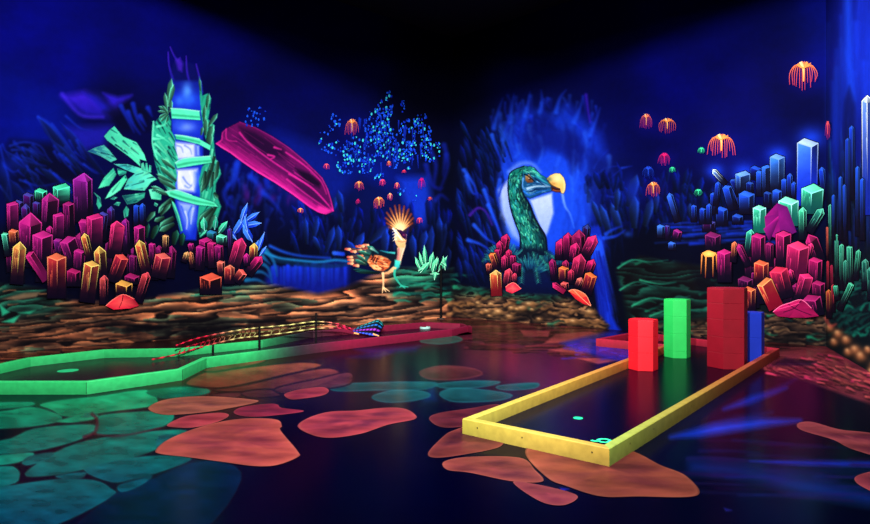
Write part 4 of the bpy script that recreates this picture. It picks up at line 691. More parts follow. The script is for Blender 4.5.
for p, f, c in [(Z([(310, 278), (313, 330), (312, 385)]), [[(312, 380), (305, 420)], [(314, 382), (332, 412)], [(318, 382), (357, 408)]], (250, 200, 140)), (Z([(396, 258), (396, 300), (425, 345), (448, 370)]), [[(445, 368), (492, 376)], [(445, 368), (432, 378)], [(448, 370), (470, 384)]], (44, 180, 148))]:
    cv.part('leg'); cv.stroke(p, 1.3, .8, c, dim(c, .85), 1, 1); [cv.stroke(Z(q), .8, .4, c, a=1, soft=.9) for q in f]
cv.build(g)
# glowing tree of dots
g = Figure('painted_glowing_tree', WL, 385, 185, 'airy painted tree made of countless glowing blue and cyan dots', 'wall painting')
P = g.part()
for cx, cy, rx, ry, n, cyan in [(389, 105, 3.5, 18, 44, .5), (376, 125, 14, 18, 90, .4), (362, 150, 20, 14, 90, .6), (386, 142, 12, 18, 90, .55), (410, 135, 12, 18, 80, .4), (404, 152, 12, 12, 60, .6), (430, 150, 11, 12, 50, .5), (334, 122, 6, 8, 22, .05), (340, 148, 16, 8, 36, .4), (326, 140, 8, 12, 16, .3), (346, 166, 10, 8, 34, .7), (365, 166, 9, 9, 30, .7), (378, 176, 6, 5, 12, .6), (420, 122, 7, 10, 24, .2), (400, 165, 12, 6, 18, .4), (380, 108, 4, 8, 16, .3), (402, 106, 3, 6, 8, .1), (425, 138, 6, 14, 26, .5), (255, 118, 12, 12, 26, .0), (403, 193, 6, 5, 6, .8), (414, 198, 3, 4, 4, .9)]:
    for k in range(n):
        a, r = U(0, 6.283), math.sqrt(RS.rand()); x, y = cx + rx * r * math.cos(a), cy + ry * r * math.sin(a); q = RS.rand()
        c = (56, 200, 215) if q < cyan * .42 else ((22, 80, 225) if q < .7 else (12, 44, 190)); s = U(.5, 1.15); P.dot(x, y, s, s * U(.9, 1.7), c, 6)
for k in range(40): x, y = U(345, 425), U(115, 165); P.line([(x, y), (x + U(-1, 1), y + U(6, 16))], .8, .3, (10, 40, 170), (6, 20, 110), False)
g.put('dots', P, kind='stuff')
# teal sprout beside the corner
g = Figure('painted_crystal_sprout', WL, 430, 282, 'small sprout of teal blade crystals painted behind the black pole by corner', 'wall painting')
for a in [(421, 270, 415, 257, 2.4), (424, 268, 419, 252, 2), (426, 266, 424, 245, 2.4), (430, 268, 433, 252, 3), (420, 273, 429, 262, 3.4), (432, 274, 437, 257, 3), (438, 272, 447, 256, 2.6), (445, 270, 443, 256, 2.4), (436, 266, 438, 258, 2), (418, 271, 423, 268, 2), (430, 274, 439, 274, 2.2), (434, 280, 436, 272, 1.6), (441, 262, 446, 266, 2)]:
    P = g.part(); P.leaf(*a, (110, 250, 180), (30, 150, 110), .35); P.line([a[:2], a[2:4]], .3, .15, (180, 255, 215)); g.put('crystal', P)
# glowing drifting creatures
def jelly(x, y, w, h, c1, c2, label, wall=None, n=9):
    wl = wall or wall_at(x); P = Part(wl, 60)
    for k in range(n):
        t = (k / (n - 1) - .5) * 2; tw = U(.75, 1.1); P.line([(x + t * w * .12, y - h * .30), (x + t * w * .30, y - h * .48 + abs(t) * h * .16), (x + t * w * .46, y - h * .22 + abs(t) * .16 * h), (x + t * w * .5 * tw, y + h * U(.25, .52) * (1 - .25 * abs(t)))], max(.26, w * .02), max(.14, w * .008), c1, c2)
    P.line([(x - w * .1, y - h * .45), (x, y - h * .2), (x, y + h * .2)], max(.45, w * .05), max(.25, w * .02), (255, 220, 150) if c1[0] > 200 and c1[1] > 90 else c1, c1); P.line([(x + w * .12, y - h * .45), (x + .02 * w, y - h * .22)], max(.35, w * .04), .25, c1); P.line([(x - w * .2, y - h * .38), (x, y - h * .25), (x + w * .25, y - h * .42)], max(.35, w * .035), .25, c1)
    o = P.build('glowing_jellyfish'); tag(o, label, 'wall painting', 'glowing drifting creatures on the mural'); return o
O1, O2, P1, P2, T1 = (255, 150, 70), (190, 50, 70), (255, 90, 100), (160, 30, 110), (60, 220, 150)
for a in [(804, 76, 30, 30, O1, O2, 'highest orange trailing jellyfish painted near the side wall corner', None, 12), (722, 146, 27, 25, O1, O2, 'wide orange jellyfish with long tentacles painted above the blue crystal blocks', None, 12), (668, 126, 18, 16, O1, O2, 'orange jellyfish painted just right of a smaller pink-orange one, high on back wall'), (647, 122, 12, 17, (255, 130, 90), P2, 'narrow pink-orange jellyfish, leftmost of those high on the back wall'),
          (665, 160, 12, 15, (230, 30, 110), P2, 'magenta jellyfish painted above the round orange one on back wall'), (654, 190, 14, 17, O1, O2, 'round orange jellyfish painted below a faint blue one on back wall'), (649, 173, 12, 14, (30, 70, 210), (10, 30, 130), 'faint blue jellyfish painted directly above a round orange one'), (702, 151, 7, 7, T1, (20, 120, 90), 'tiny teal jellyfish painted beside the wide orange one'), (673, 170, 6, 6, T1, (20, 120, 90), 'tiny teal jellyfish painted beside the magenta one'), (699, 193, 8, 8, T1, (20, 120, 90), 'tiny teal jellyfish painted left of the blue crystal blocks', None, 7), (830.5, 130, 5, 20, P1, P2, 'thin pink jellyfish painted on the side wall at the corner', WR, 6),
          (351, 128, 13, 19, O1, O2, 'large orange jellyfish painted inside the blue dotted tree'), (325.5, 167, 6, 7, P1, P2, 'pink jellyfish painted above the tip of the magenta fallen crystal', None, 6), (358, 186, 9, 10, O1, P2, 'peach jellyfish painted below the dotted tree, right of fallen crystal'), (381.5, 183, 6, 8, (255, 70, 110), P2, 'pink jellyfish painted low under the middle of dotted tree', None, 7), (396, 186, 5, 7, (255, 110, 80), P2, 'small coral jellyfish painted under the dotted tree beside pink one', None, 6), (378, 203, 11, 13, O1, O2, 'orange jellyfish painted left of the bird\'s fiery crest'), (389, 197, 5, 8, (255, 150, 110), P2, 'small peach jellyfish painted just above the bird\'s fiery crest', None, 6), (388, 164, 4, 6, (255, 120, 60), O2, 'tiny orange jellyfish painted at the dotted tree\'s lower edge', None, 5), (403, 172, 4, 4, (255, 60, 60), P2, 'tiny red jellyfish painted at the dotted tree\'s lower edge', None, 5), (420.5, 184, 7, 13, (200, 20, 120), (110, 10, 100), 'magenta jellyfish painted right of the dotted tree, near the corner', None, 7), (299.5, 211, 6, 6, (255, 150, 80), O2, 'small orange jellyfish painted beneath the magenta fallen crystal', None, 6), (418.5, 221, 6, 7, (255, 80, 90), P2, 'round pink jellyfish painted right of the bird\'s fiery crest', None, 6), (429, 199, 4, 4, (220, 90, 60), O2, 'tiny orange jellyfish painted close to the corner, above the teal sprout', None, 5), (357, 202, 4, 6, (200, 20, 90), P2, 'dim crimson jellyfish painted left of the orange one by the crest', None, 5)]: jelly(*a)
# dodo
g = Figure('painted_dodo', WB, 525, 275, 'large dodo with scaly green neck, blue face and pale hooked beak painted on wall', 'wall painting')
cv = Patch(482, 158, 572, 285, 2.4, M); Z = lambda pts: [(480 + x / 5.2417, 150 + y / 5.2417) for x, y in pts]
cv.part('neck'); left = [(230, 84), (165, 112), (150, 150), (148, 210), (160, 300), (185, 380), (208, 440), (212, 500), (205, 560)]; right = [(285, 92), (300, 130), (240, 150), (225, 225), (262, 290), (285, 350), (315, 405), (345, 460), (352, 560)]
nk = catmull(Z(left), 4) + catmull(Z(right), 4)[::-1]; cv.poly(nk, (2, 6, 26), 1, 2.4); cv.clip_to(nk, 1.2); cv.poly(nk, (8, 84, 80), .95, 2)
for i in range(8): cv.stroke([Z([mixc(left[i], right[i], .30)])[0], Z([mixc(left[i + 1], right[i + 1], .30)])[0]], 4.6, 4.6, (16, 132, 112), a=.5, soft=7, curve=False); cv.stroke([Z([mixc(left[i], right[i], .92)])[0], Z([mixc(left[i + 1], right[i + 1], .92)])[0]], 3, 4, (2, 14, 32), a=.6, soft=6, curve=False)
for k in range(420):
    t = RS.rand() * 7.9; i = int(t); f = t - i; q = RS.rand(); a = mixc(mixc(left[i], left[i + 1], f), mixc(right[i], right[i + 1], f), q); d = math.atan2(left[i + 1][1] - left[i][1], mixc(left[i + 1], right[i + 1], .4)[0] - mixc(left[i], right[i], .4)[0]) + U(-.4, .4); l = U(8, 24); b = (a[0] + l * math.cos(d), a[1] + l * math.sin(d)); r = RS.rand()
    br = (.5 + .6 * RS.rand()) * (1 - .55 * max(0, q - .55) / .45); cv.stroke(Z([a, b]), U(.3, .75), .2, (2, 26, 36) if r < .4 else (dim((105, 255, 200), min(1, br)) if r < .8 else dim((40, 170, 190), br)), a=U(.6, .95), soft=.9)
cv.clip = None; cv.stroke(Z(left), .5, .8, (2, 4, 24), a=.9, soft=1.2); cv.stroke(Z(right[3:]), .9, .9, (2, 4, 24), a=.9, soft=1.4)
cv.part('feathers'); cv.clip = None; cv.poly([(514, 250), (524, 247), (536, 247), (550, 252), (556, 262), (540, 272), (512, 270)], (2, 10, 34), .9, 6)
for cx, cy, r, a0, a1, n in [(505, 264, 24, -2.9, -.6, 90), (548, 266, 12, -2.6, -.2, 30), (530, 276, 24, -2.7, -.3, 90)]:
    cv.blob(cx, cy - r * .3, r * .8, r * .5, (3, 16, 40), .8)
    for k in range(n): a = U(a0, a1); q0, q1 = r * U(.25, .7), r * U(.6, 1); cv.stroke([(cx + q0 * math.cos(a), cy + q0 * math.sin(a)), (cx + q1 * math.cos(a), cy + q1 * math.sin(a))], U(.3, .8), .25, (6, 50, 90), mixc((20, 100, 140), (60, 200, 165), RS.rand()), U(.4, .9), 1)
for x, y, a in [(533, 252, 1.2), (540, 256, .9), (545, 252, .5), (522, 268, 1.6), (536, 268, 1.4), (552, 256, .6), (548, 264, 1.1), (518, 262, 1.8), (500, 250, 2.4), (494, 254, 2.6)]:
    for q in range(8):
        p = (x + 2 * q * math.cos(a), y + 2 * q * math.sin(a))
        for s_ in (-1, 1): cv.stroke([p, (p[0] + 4 * math.cos(a + s_ * .9), p[1] + 4 * math.sin(a + s_ * .9))], .5, .2, dim((60, 195, 170), .35 + .5 * RS.rand()), (8, 60, 80), .8, .9)
cv.part('head'); hd = Z([(222, 150), (225, 105), (262, 84), (290, 98), (318, 128), (352, 148), (380, 170), (388, 200), (374, 216), (330, 226), (290, 243), (262, 254), (235, 242), (218, 200)]); cv.poly(hd, (2, 8, 34), 1, 2); cv.clip_to(hd, 1); cv.poly(hd, (16, 80, 130), .95, 1.6)
cv.poly(Z([(222, 90), (265, 82), (300, 112), (345, 145), (300, 146), (262, 118), (225, 125)]), (20, 128, 112), .9, 3)
for p, w, c in [([(226, 150), (222, 180), (232, 205), (262, 215)], 1.1, (100, 175, 255)), ([(250, 202), (300, 190), (365, 192)], 1.3, (190, 225, 255)), ([(295, 132), (330, 160), (375, 184)], 1.1, (50, 190, 205)), ([(232, 216), (262, 236), (320, 216), (372, 210)], 1.0, (34, 120, 235)), ([(245, 118), (280, 114), (322, 142)], .7, (130, 235, 220)), ([(300, 166), (330, 176), (362, 188)], .8, (120, 200, 255)), ([(262, 216), (300, 206), (350, 204)], .6, (4, 14, 60)), ([(290, 150), (320, 172), (340, 186)], .7, (4, 20, 60))]: cv.stroke(Z(p), w, w * .4, c, dim(c, .75), .9, 1.3)
for k in range(30): x, y = Z([(U(235, 350), U(165, 235))])[0]; cv.stroke([(x, y), (x + U(2, 4), y + U(-1, 1))], .3, .15, (150, 210, 255) if RS.rand() < .5 else (4, 20, 80), a=.6, soft=.8)
for k in range(30): x, y = Z([(U(228, 320), U(88, 135))])[0]; cv.stroke([(x, y), (x + 2.4, y + 1.6)], .4, .2, (90, 240, 195) if RS.rand() < .6 else (2, 30, 40), a=.8, soft=.8)
cv.part('eye'); cv.poly(Z([(238, 134), (258, 128), (282, 158), (278, 170), (250, 172), (238, 160)]), (200, 160, 90), 1, 1.2, (90, 44, 26)); cv.blob(*Z([(262, 153)])[0], 1.3, 1.1, (50, 16, 12), .95); cv.stroke(Z([(234, 128), (256, 138), (286, 164)]), .7, .5, (2, 6, 24), a=.95, soft=.9); cv.blob(*Z([(257, 149)])[0], .45, .4, (255, 245, 215), .9)
cv.part('beak'); bk = Z([(350, 150), (370, 131), (395, 122), (420, 123), (440, 145), (450, 180), (447, 212), (438, 229), (426, 226), (418, 204), (398, 198), (378, 188), (360, 172)]); cv.poly(bk, (4, 6, 24), 1, 2.2); cv.clip_to(bk, 1); cv.poly(bk, (250, 205, 118), 1, 1, (240, 180, 85)); cv.blob(*Z([(405, 150)])[0], 5, 4, (255, 236, 170), .8); cv.blob(*Z([(362, 154)])[0], 3.4, 2.6, (90, 110, 70), .8); cv.blob(*Z([(385, 178)])[0], 4, 2, (180, 120, 50), .6); cv.stroke(Z([(440, 160), (444, 195), (436, 222)]), 1, .8, (255, 225, 150), a=.8, soft=1.5)
cv.clip = None; cv.poly(Z([(372, 190), (398, 199), (419, 205), (424, 222), (400, 222), (376, 214)]), (60, 22, 14), 1, 1.2); cv.stroke(Z([(356, 160), (376, 184), (400, 196), (420, 204)]), .45, .4, (40, 20, 12), a=.9, soft=.9); cv.stroke(Z([(385, 210), (404, 214), (420, 214)]), .6, .4, (170, 80, 40), a=.9, soft=1)
cv.build(g)
g = Figure('painted_crystal_cluster', WB, 505, 294, 'compact painted cluster of crimson crystals with one tall orange crystal, left of dodo', 'wall painting', lay=12)
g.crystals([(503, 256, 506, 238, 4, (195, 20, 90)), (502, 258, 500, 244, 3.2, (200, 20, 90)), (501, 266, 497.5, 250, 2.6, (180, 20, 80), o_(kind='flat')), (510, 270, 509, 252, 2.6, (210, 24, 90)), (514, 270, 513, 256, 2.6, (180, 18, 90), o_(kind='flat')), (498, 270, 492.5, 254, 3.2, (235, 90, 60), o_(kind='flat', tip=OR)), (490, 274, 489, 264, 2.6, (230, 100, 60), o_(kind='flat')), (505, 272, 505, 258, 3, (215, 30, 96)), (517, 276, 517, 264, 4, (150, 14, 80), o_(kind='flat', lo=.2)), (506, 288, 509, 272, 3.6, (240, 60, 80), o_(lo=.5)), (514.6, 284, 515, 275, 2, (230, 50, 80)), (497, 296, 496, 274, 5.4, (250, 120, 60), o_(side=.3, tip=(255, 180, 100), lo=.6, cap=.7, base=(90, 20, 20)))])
P = g.part(); c = [(506, 287), (510, 284), (515, 283), (521.5, 289), (512.4, 293.5), (506.5, 291)]
for i in range(6): P.add([c[i], c[(i + 1) % 6], (513, 288)], [(235, 40, 70), (220, 30, 66), (255, 90, 90)] if i % 2 else [(180, 20, 56), (200, 24, 60), (255, 80, 80)])
P.line(c[:4], .4, .3, (255, 120, 110)); g.put('crystal', P)
g = Figure('painted_crystal_cluster', WB, 575, 304, 'painted cluster of pink and red crystals between the dodo and the waterfall', 'wall painting', lay=12)
g.crystals([(585, 246, 587, 228, 3.4, (40, 8, 60)), (560, 260, 561, 243, 4.4, (215, 24, 110)), (568, 260, 568, 237, 4.2, (200, 20, 100)), (580, 258, 579, 236, 6, (150, 14, 80), o_(lo=.2)), (584, 258, 593, 240, 5.2, (240, 36, 116), o_(lo=.7)), (555, 280, 552.6, 262, 3, (150, 14, 90)), (573, 262, 575.5, 247, 4.4, (225, 26, 110)), (588, 274, 592, 263, 4, (225, 26, 100)), (565, 274, 566, 263, 3, (170, 20, 80)), (576, 280, 580, 260, 6, (235, 40, 100), o_(side=0, lo=.6)), (564, 284, 564, 268, 4.6, (220, 70, 70), o_(kind='flat', tip=OR)), (571, 284, 571.4, 272, 2.8, (220, 40, 80)), (586, 294, 591.5, 275, 5.6, (240, 56, 66), o_(kind='flat', tip=OR, lo=.7)), (577, 288, 580.4, 280, 2.8, (250, 120, 90)), (566, 292, 565, 283, 3.6, (235, 90, 70), o_(kind='flat', lo=.15)), (565, 292, 555, 285, 2.6, (220, 28, 100), o_(base=(120, 10, 50)))])
P = g.part(); c = [(569, 291), (573.5, 289.5), (580, 291), (587, 296), (591.5, 306), (584, 304), (576, 299)]
for i in range(7): P.add([c[i], c[(i + 1) % 7], (582, 298)], [(255, 110, 70), (255, 90, 60), (255, 70, 50)] if i < 3 else [(200, 30, 40), (190, 24, 40), (240, 50, 50)])
P.line(c[:5], .4, .3, (255, 150, 110)); P.line([(573.5, 289.5), (582, 298), (591, 306)], .3, .3, (255, 160, 120)); g.put('crystal', P)
# blue crystal blocks in the distance
g = Figure('painted_blue_crystal_cluster', WB, 760, 222, 'distant blue box-like crystals painted like a skyline, one tall pale-tipped', 'wall painting')
DB = (14, 50, 190)
g.crystals([(722, 226, 722, 209, 5.6, DB, o_(kind='flat')), (714, 214, 714, 194, 3.4, DB, o_(kind='flat')), (694, 222, 694, 206, 2.4, DB, o_(kind='flat')), (703, 224, 703, 209, 3, DB, o_(kind='flat')), (709, 224, 709, 206, 2.4, DB), (716, 206, 718, 184, 2.4, DB), (825, 200, 822, 170, 3, DB), (733, 210, 727, 187, 4.4, (20, 66, 215), o_(kind='flat')), (745, 212, 736, 188, 3.6, (14, 50, 190)), (740, 196, 733, 180, 3, (8, 26, 130), o_(kind='flat')),
 (755, 180, 756, 168, 5, (10, 30, 150), o_(kind='flat', tip=(30, 80, 220))), (726, 184, 714.5, 171.5, 2.4, (110, 160, 255), o_(tip=WH)), (743, 194, 743, 174, 7, (50, 110, 245), o_(kind='flat', side=-.4, lo=.45, tip=(110, 165, 255))), (750, 194, 750, 183, 3.4, (8, 26, 120), o_(kind='flat')), (760, 196, 760, 172, 3.4, (26, 80, 230), o_(kind='flat')), (767, 196, 766.5, 167, 4.4, (40, 100, 240), o_(kind='flat', side=-.3)), (777.5, 196, 777.5, 157, 7, (50, 120, 250), o_(kind='flat', side=.2, tip=(110, 165, 255), lo=.55)),
 (785, 200, 785, 180, 3.2, (20, 66, 215), o_(kind='flat')), (790, 198, 790, 176, 2.6, (16, 50, 190)), (794, 200, 794, 184, 2.2, (16, 50, 190)), (807, 206, 808, 143, 10.2, (60, 118, 250), o_(kind='flat', side=.35, lo=.16, tip=(180, 210, 255), base=(8, 30, 170))), (747, 214, 747, 194, 7.4, (24, 76, 220), o_(kind='flat')), (768, 208, 768, 193, 3.6, (6, 16, 90), o_(kind='flat')), (777, 208, 777.5, 191, 4.4, (26, 76, 220), o_(kind='flat')), (738, 224, 738, 216, 5, (10, 34, 150), o_(kind='flat'))])
# small far crystals in the valley
for px, py, rows, lab in [(664, 242, [(668, 240, 667, 226, 2.4, (70, 10, 110), o_(kind='flat')), (661, 238, 661, 226, 3.6, (60, 120, 240), o_(kind='flat', lo=.2)), (676, 240, 678, 231, 4, (130, 16, 120), o_(kind='flat')), (672, 250, 672, 243, 3.4, (50, 100, 230), o_(kind='flat', lo=.2)), (678, 222, 670, 196, 3, (40, 90, 235))], 'tiny blue and purple crystals painted in the dark valley left of purple blocks'),
                          (710, 244, [(709, 232, 709, 222, 6, (74, 8, 80), o_(kind='flat')), (713, 250, 713, 235, 7.4, (90, 8, 80), o_(kind='flat', lo=.5))], 'two dim plum-coloured crystal blocks painted above the yellow-topped crystal')]:
    g = Figure('painted_small_crystals', WB, px, py, lab, 'wall painting'); g.crystals(rows)
g = Figure('painted_yellow_crystal', WB, 709, 278, 'stool-like crystal with a yellow top painted beside a magenta pillar crystal', 'wall painting')
P = g.part(); P.add([(702, 254), (716, 254), (715, 278), (703, 278)], [(30, 14, 14), (30, 14, 14), NIGHT, NIGHT]); P.shade([(702, 253), (708, 250), (716.5, 253), (713.6, 257), (705, 256.7)], (255, 205, 100), (250, 160, 70))
for p in [[(702, 254), (701, 274)], [(706, 257), (705.4, 278)], [(713, 257), (713, 277)], [(716.4, 254), (717, 270)]]: P.line(p, .7, .25, (250, 150, 70), (90, 20, 20))
g.put('crystal', P)
# big cluster at the right
g = Figure('painted_crystal_cluster', WB, 790, 318, 'tall painted heap of magenta crystals topped with teal ones at right end of wall', 'wall painting', lay=30)
fl = lambda a, b, ya, yb, n: [(x, U(ya, yb) + 24, x + U(-3, 3), U(ya, yb), U(4, 6.5), mixc((150, 12, 84), (100, 8, 80), RS.rand()), dict(kind='flat')) for x in np.linspace(a, b, n)]
g.crystals(fl(752, 818, 246, 262, 8) + fl(746, 818, 272, 286, 9))
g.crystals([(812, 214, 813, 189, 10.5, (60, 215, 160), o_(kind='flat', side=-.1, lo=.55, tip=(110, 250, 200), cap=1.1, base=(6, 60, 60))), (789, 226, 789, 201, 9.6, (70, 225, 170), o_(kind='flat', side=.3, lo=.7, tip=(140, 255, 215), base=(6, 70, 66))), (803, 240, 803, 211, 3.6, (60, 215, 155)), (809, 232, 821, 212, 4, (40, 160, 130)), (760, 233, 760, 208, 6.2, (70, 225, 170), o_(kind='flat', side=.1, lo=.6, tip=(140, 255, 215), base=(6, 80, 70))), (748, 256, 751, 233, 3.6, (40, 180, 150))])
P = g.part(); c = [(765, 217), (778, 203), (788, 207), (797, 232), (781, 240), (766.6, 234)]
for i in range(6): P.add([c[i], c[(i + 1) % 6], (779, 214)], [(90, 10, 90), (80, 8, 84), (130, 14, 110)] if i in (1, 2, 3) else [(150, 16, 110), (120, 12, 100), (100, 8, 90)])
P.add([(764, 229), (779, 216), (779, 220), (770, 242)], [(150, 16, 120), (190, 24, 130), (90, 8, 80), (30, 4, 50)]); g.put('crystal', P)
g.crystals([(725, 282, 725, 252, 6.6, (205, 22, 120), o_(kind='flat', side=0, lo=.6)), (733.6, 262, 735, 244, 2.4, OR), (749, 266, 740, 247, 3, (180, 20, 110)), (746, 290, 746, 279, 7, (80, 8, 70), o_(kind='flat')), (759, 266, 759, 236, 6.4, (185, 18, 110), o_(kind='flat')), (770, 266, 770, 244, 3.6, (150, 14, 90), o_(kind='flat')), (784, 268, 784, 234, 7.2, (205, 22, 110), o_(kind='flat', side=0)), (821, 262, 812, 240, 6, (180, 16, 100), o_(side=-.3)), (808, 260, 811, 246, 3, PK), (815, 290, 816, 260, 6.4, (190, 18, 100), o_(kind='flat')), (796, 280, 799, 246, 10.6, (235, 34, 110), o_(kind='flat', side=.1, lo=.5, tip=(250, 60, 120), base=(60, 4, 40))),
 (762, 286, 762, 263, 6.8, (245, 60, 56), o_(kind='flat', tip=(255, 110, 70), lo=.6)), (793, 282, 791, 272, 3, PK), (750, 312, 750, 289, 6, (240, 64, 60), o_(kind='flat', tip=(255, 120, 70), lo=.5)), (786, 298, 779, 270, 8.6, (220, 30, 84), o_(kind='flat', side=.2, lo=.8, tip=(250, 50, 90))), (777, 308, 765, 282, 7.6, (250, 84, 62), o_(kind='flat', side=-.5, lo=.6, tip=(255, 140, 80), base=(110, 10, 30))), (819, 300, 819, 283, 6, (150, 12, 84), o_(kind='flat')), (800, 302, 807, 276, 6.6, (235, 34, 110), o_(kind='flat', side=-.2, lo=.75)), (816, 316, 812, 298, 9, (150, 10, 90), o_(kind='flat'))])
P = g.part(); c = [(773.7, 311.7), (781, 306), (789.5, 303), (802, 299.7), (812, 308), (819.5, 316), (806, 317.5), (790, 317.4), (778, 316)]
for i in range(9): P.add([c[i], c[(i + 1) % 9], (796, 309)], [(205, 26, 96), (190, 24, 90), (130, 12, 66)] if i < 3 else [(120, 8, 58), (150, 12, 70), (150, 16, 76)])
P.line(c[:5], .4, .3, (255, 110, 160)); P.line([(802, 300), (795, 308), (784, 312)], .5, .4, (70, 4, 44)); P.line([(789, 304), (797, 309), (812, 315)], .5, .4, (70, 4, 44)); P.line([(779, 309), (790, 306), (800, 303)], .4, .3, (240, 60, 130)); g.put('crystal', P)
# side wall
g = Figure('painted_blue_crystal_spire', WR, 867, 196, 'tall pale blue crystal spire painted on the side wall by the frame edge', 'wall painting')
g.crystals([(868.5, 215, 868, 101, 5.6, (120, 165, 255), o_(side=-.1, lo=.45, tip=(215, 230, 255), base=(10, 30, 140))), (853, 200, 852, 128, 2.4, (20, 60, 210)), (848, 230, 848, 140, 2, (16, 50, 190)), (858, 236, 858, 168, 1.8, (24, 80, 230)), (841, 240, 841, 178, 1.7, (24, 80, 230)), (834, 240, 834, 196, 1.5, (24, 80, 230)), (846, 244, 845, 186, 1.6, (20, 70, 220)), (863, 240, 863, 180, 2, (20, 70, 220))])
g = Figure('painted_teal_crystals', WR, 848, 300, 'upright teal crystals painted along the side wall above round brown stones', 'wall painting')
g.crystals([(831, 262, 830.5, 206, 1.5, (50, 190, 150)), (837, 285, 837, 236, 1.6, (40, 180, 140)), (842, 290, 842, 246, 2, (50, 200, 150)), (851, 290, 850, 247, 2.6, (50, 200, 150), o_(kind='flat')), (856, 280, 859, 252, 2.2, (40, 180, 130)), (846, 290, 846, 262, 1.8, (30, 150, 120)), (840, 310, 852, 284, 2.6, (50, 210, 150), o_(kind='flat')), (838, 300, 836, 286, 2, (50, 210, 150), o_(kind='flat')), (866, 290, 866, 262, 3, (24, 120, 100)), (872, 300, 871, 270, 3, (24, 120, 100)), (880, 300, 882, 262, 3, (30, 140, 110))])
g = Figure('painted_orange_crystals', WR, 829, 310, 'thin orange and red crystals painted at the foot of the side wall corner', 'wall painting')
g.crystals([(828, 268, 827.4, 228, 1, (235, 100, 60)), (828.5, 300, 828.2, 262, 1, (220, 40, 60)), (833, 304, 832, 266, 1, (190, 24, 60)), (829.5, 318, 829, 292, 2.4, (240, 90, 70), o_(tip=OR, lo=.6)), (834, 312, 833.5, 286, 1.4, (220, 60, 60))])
# ------------------------------------------------------------------ painted stones on the floor
STONES = [([(148, 409), (160.6, 401), (186, 397), (215.6, 396.7), (250, 399.4), (258, 402), (231.6, 408), (202, 412.7), (165, 415)], (232, 120, 92), (150, 70, 70), 'long peach stone painted on floor beside teal flagstones, nearest the green rail'),
 ([(167, 425), (183.5, 417), (204, 414), (222.5, 413), (229, 416), (218, 422), (195, 427.6), (174, 427.6)], (240, 80, 92), (200, 50, 70), 'short pink stone painted between the long peach stone and the biggest coral stone'),
 ([(155.5, 450.5), (167.5, 440), (195, 428.7), (227, 420.7), (254.5, 418.4), (277.5, 420), (282, 426.4), (281, 431), (298, 451.6), (298, 457.4), (277.5, 465.4), (254.5, 466.5), (220, 462), (186, 457.4), (160.6, 454.4)], (240, 98, 84), (176, 58, 72), 'biggest coral stone painted on dark floor in front of teal flagstones'),
 ([(233.5, 412), (243, 407), (268, 404), (277.5, 404.7), (282, 408), (304, 411), (289, 414), (259, 416.8), (241, 416)], (190, 44, 76), (110, 24, 54), 'magenta pointed stone painted just behind the biggest coral stone'),
 ([(284, 395), (290, 392), (303, 389), (322.8, 387.4), (329, 391), (322.8, 395.5), (303, 398.8), (290, 399.4)], (196, 62, 76), (150, 40, 64), 'small rose stone painted behind the wide crimson one, below the pink rail'),
 ([(297.6, 427), (307.5, 418.4), (329, 412), (355.5, 410.8), (384, 408), (403.6, 408.6), (414.5, 414), (414.5, 419.5), (388, 425), (362, 433.7), (333.7, 438), (314, 436)], (206, 66, 78), (120, 34, 62), 'wide crimson stone painted alone on dark floor between the two putting lanes'),
 ([(429, 418), (440, 413), (470, 408.6), (500, 405), (508, 420), (470, 426), (447, 428), (435, 425)], (150, 46, 60), (96, 24, 46), 'dark red stone painted partly under the left side of the yellow-railed lane'),
 ([(428, 453), (441.7, 438), (453, 430.7), (480, 424), (500, 436), (500, 447), (463, 455), (435, 458)], (176, 68, 62), (90, 28, 44), 'brown-red stone painted under the yellow lane\'s front left corner'),
 ([(444, 461.7), (470, 457), (520, 458), (535, 470), (543, 481.7), (513, 481.7), (470, 473), (447, 470)], (190, 80, 70), (104, 32, 46), 'long brown-orange stone painted in front of the yellow lane'),
 ([(525, 453), (545, 440), (600, 440), (637, 453), (660, 465), (687, 476.7), (697, 496), (637, 497), (600, 496.7), (567, 486.7), (547, 478)], (214, 96, 70), (150, 56, 60), 'large orange stone painted under the yellow lane\'s nearest corner'),
 ([(513, 483), (533, 484), (567, 491.7), (578, 498), (563, 505.7), (540, 501.7)], (196, 76, 84), (140, 40, 62), 'small rose stone painted lowest in front of yellow lane'),
 ([(796.6, 424.9), (802.5, 422), (814, 422.5), (840, 429.6), (870, 433), (930, 443), (930, 470), (857, 451), (833, 440), (802.5, 430.8)], (206, 84, 90), (120, 36, 60), 'long pink stone painted on the dark floor toward the side wall'),
 ([(854.6, 478), (870, 472), (900, 468), (925, 486), (890, 497), (862, 487)], (190, 70, 82), (120, 36, 60), 'rose stone painted at the floor\'s edge below the long pink stone')]
FN = 0
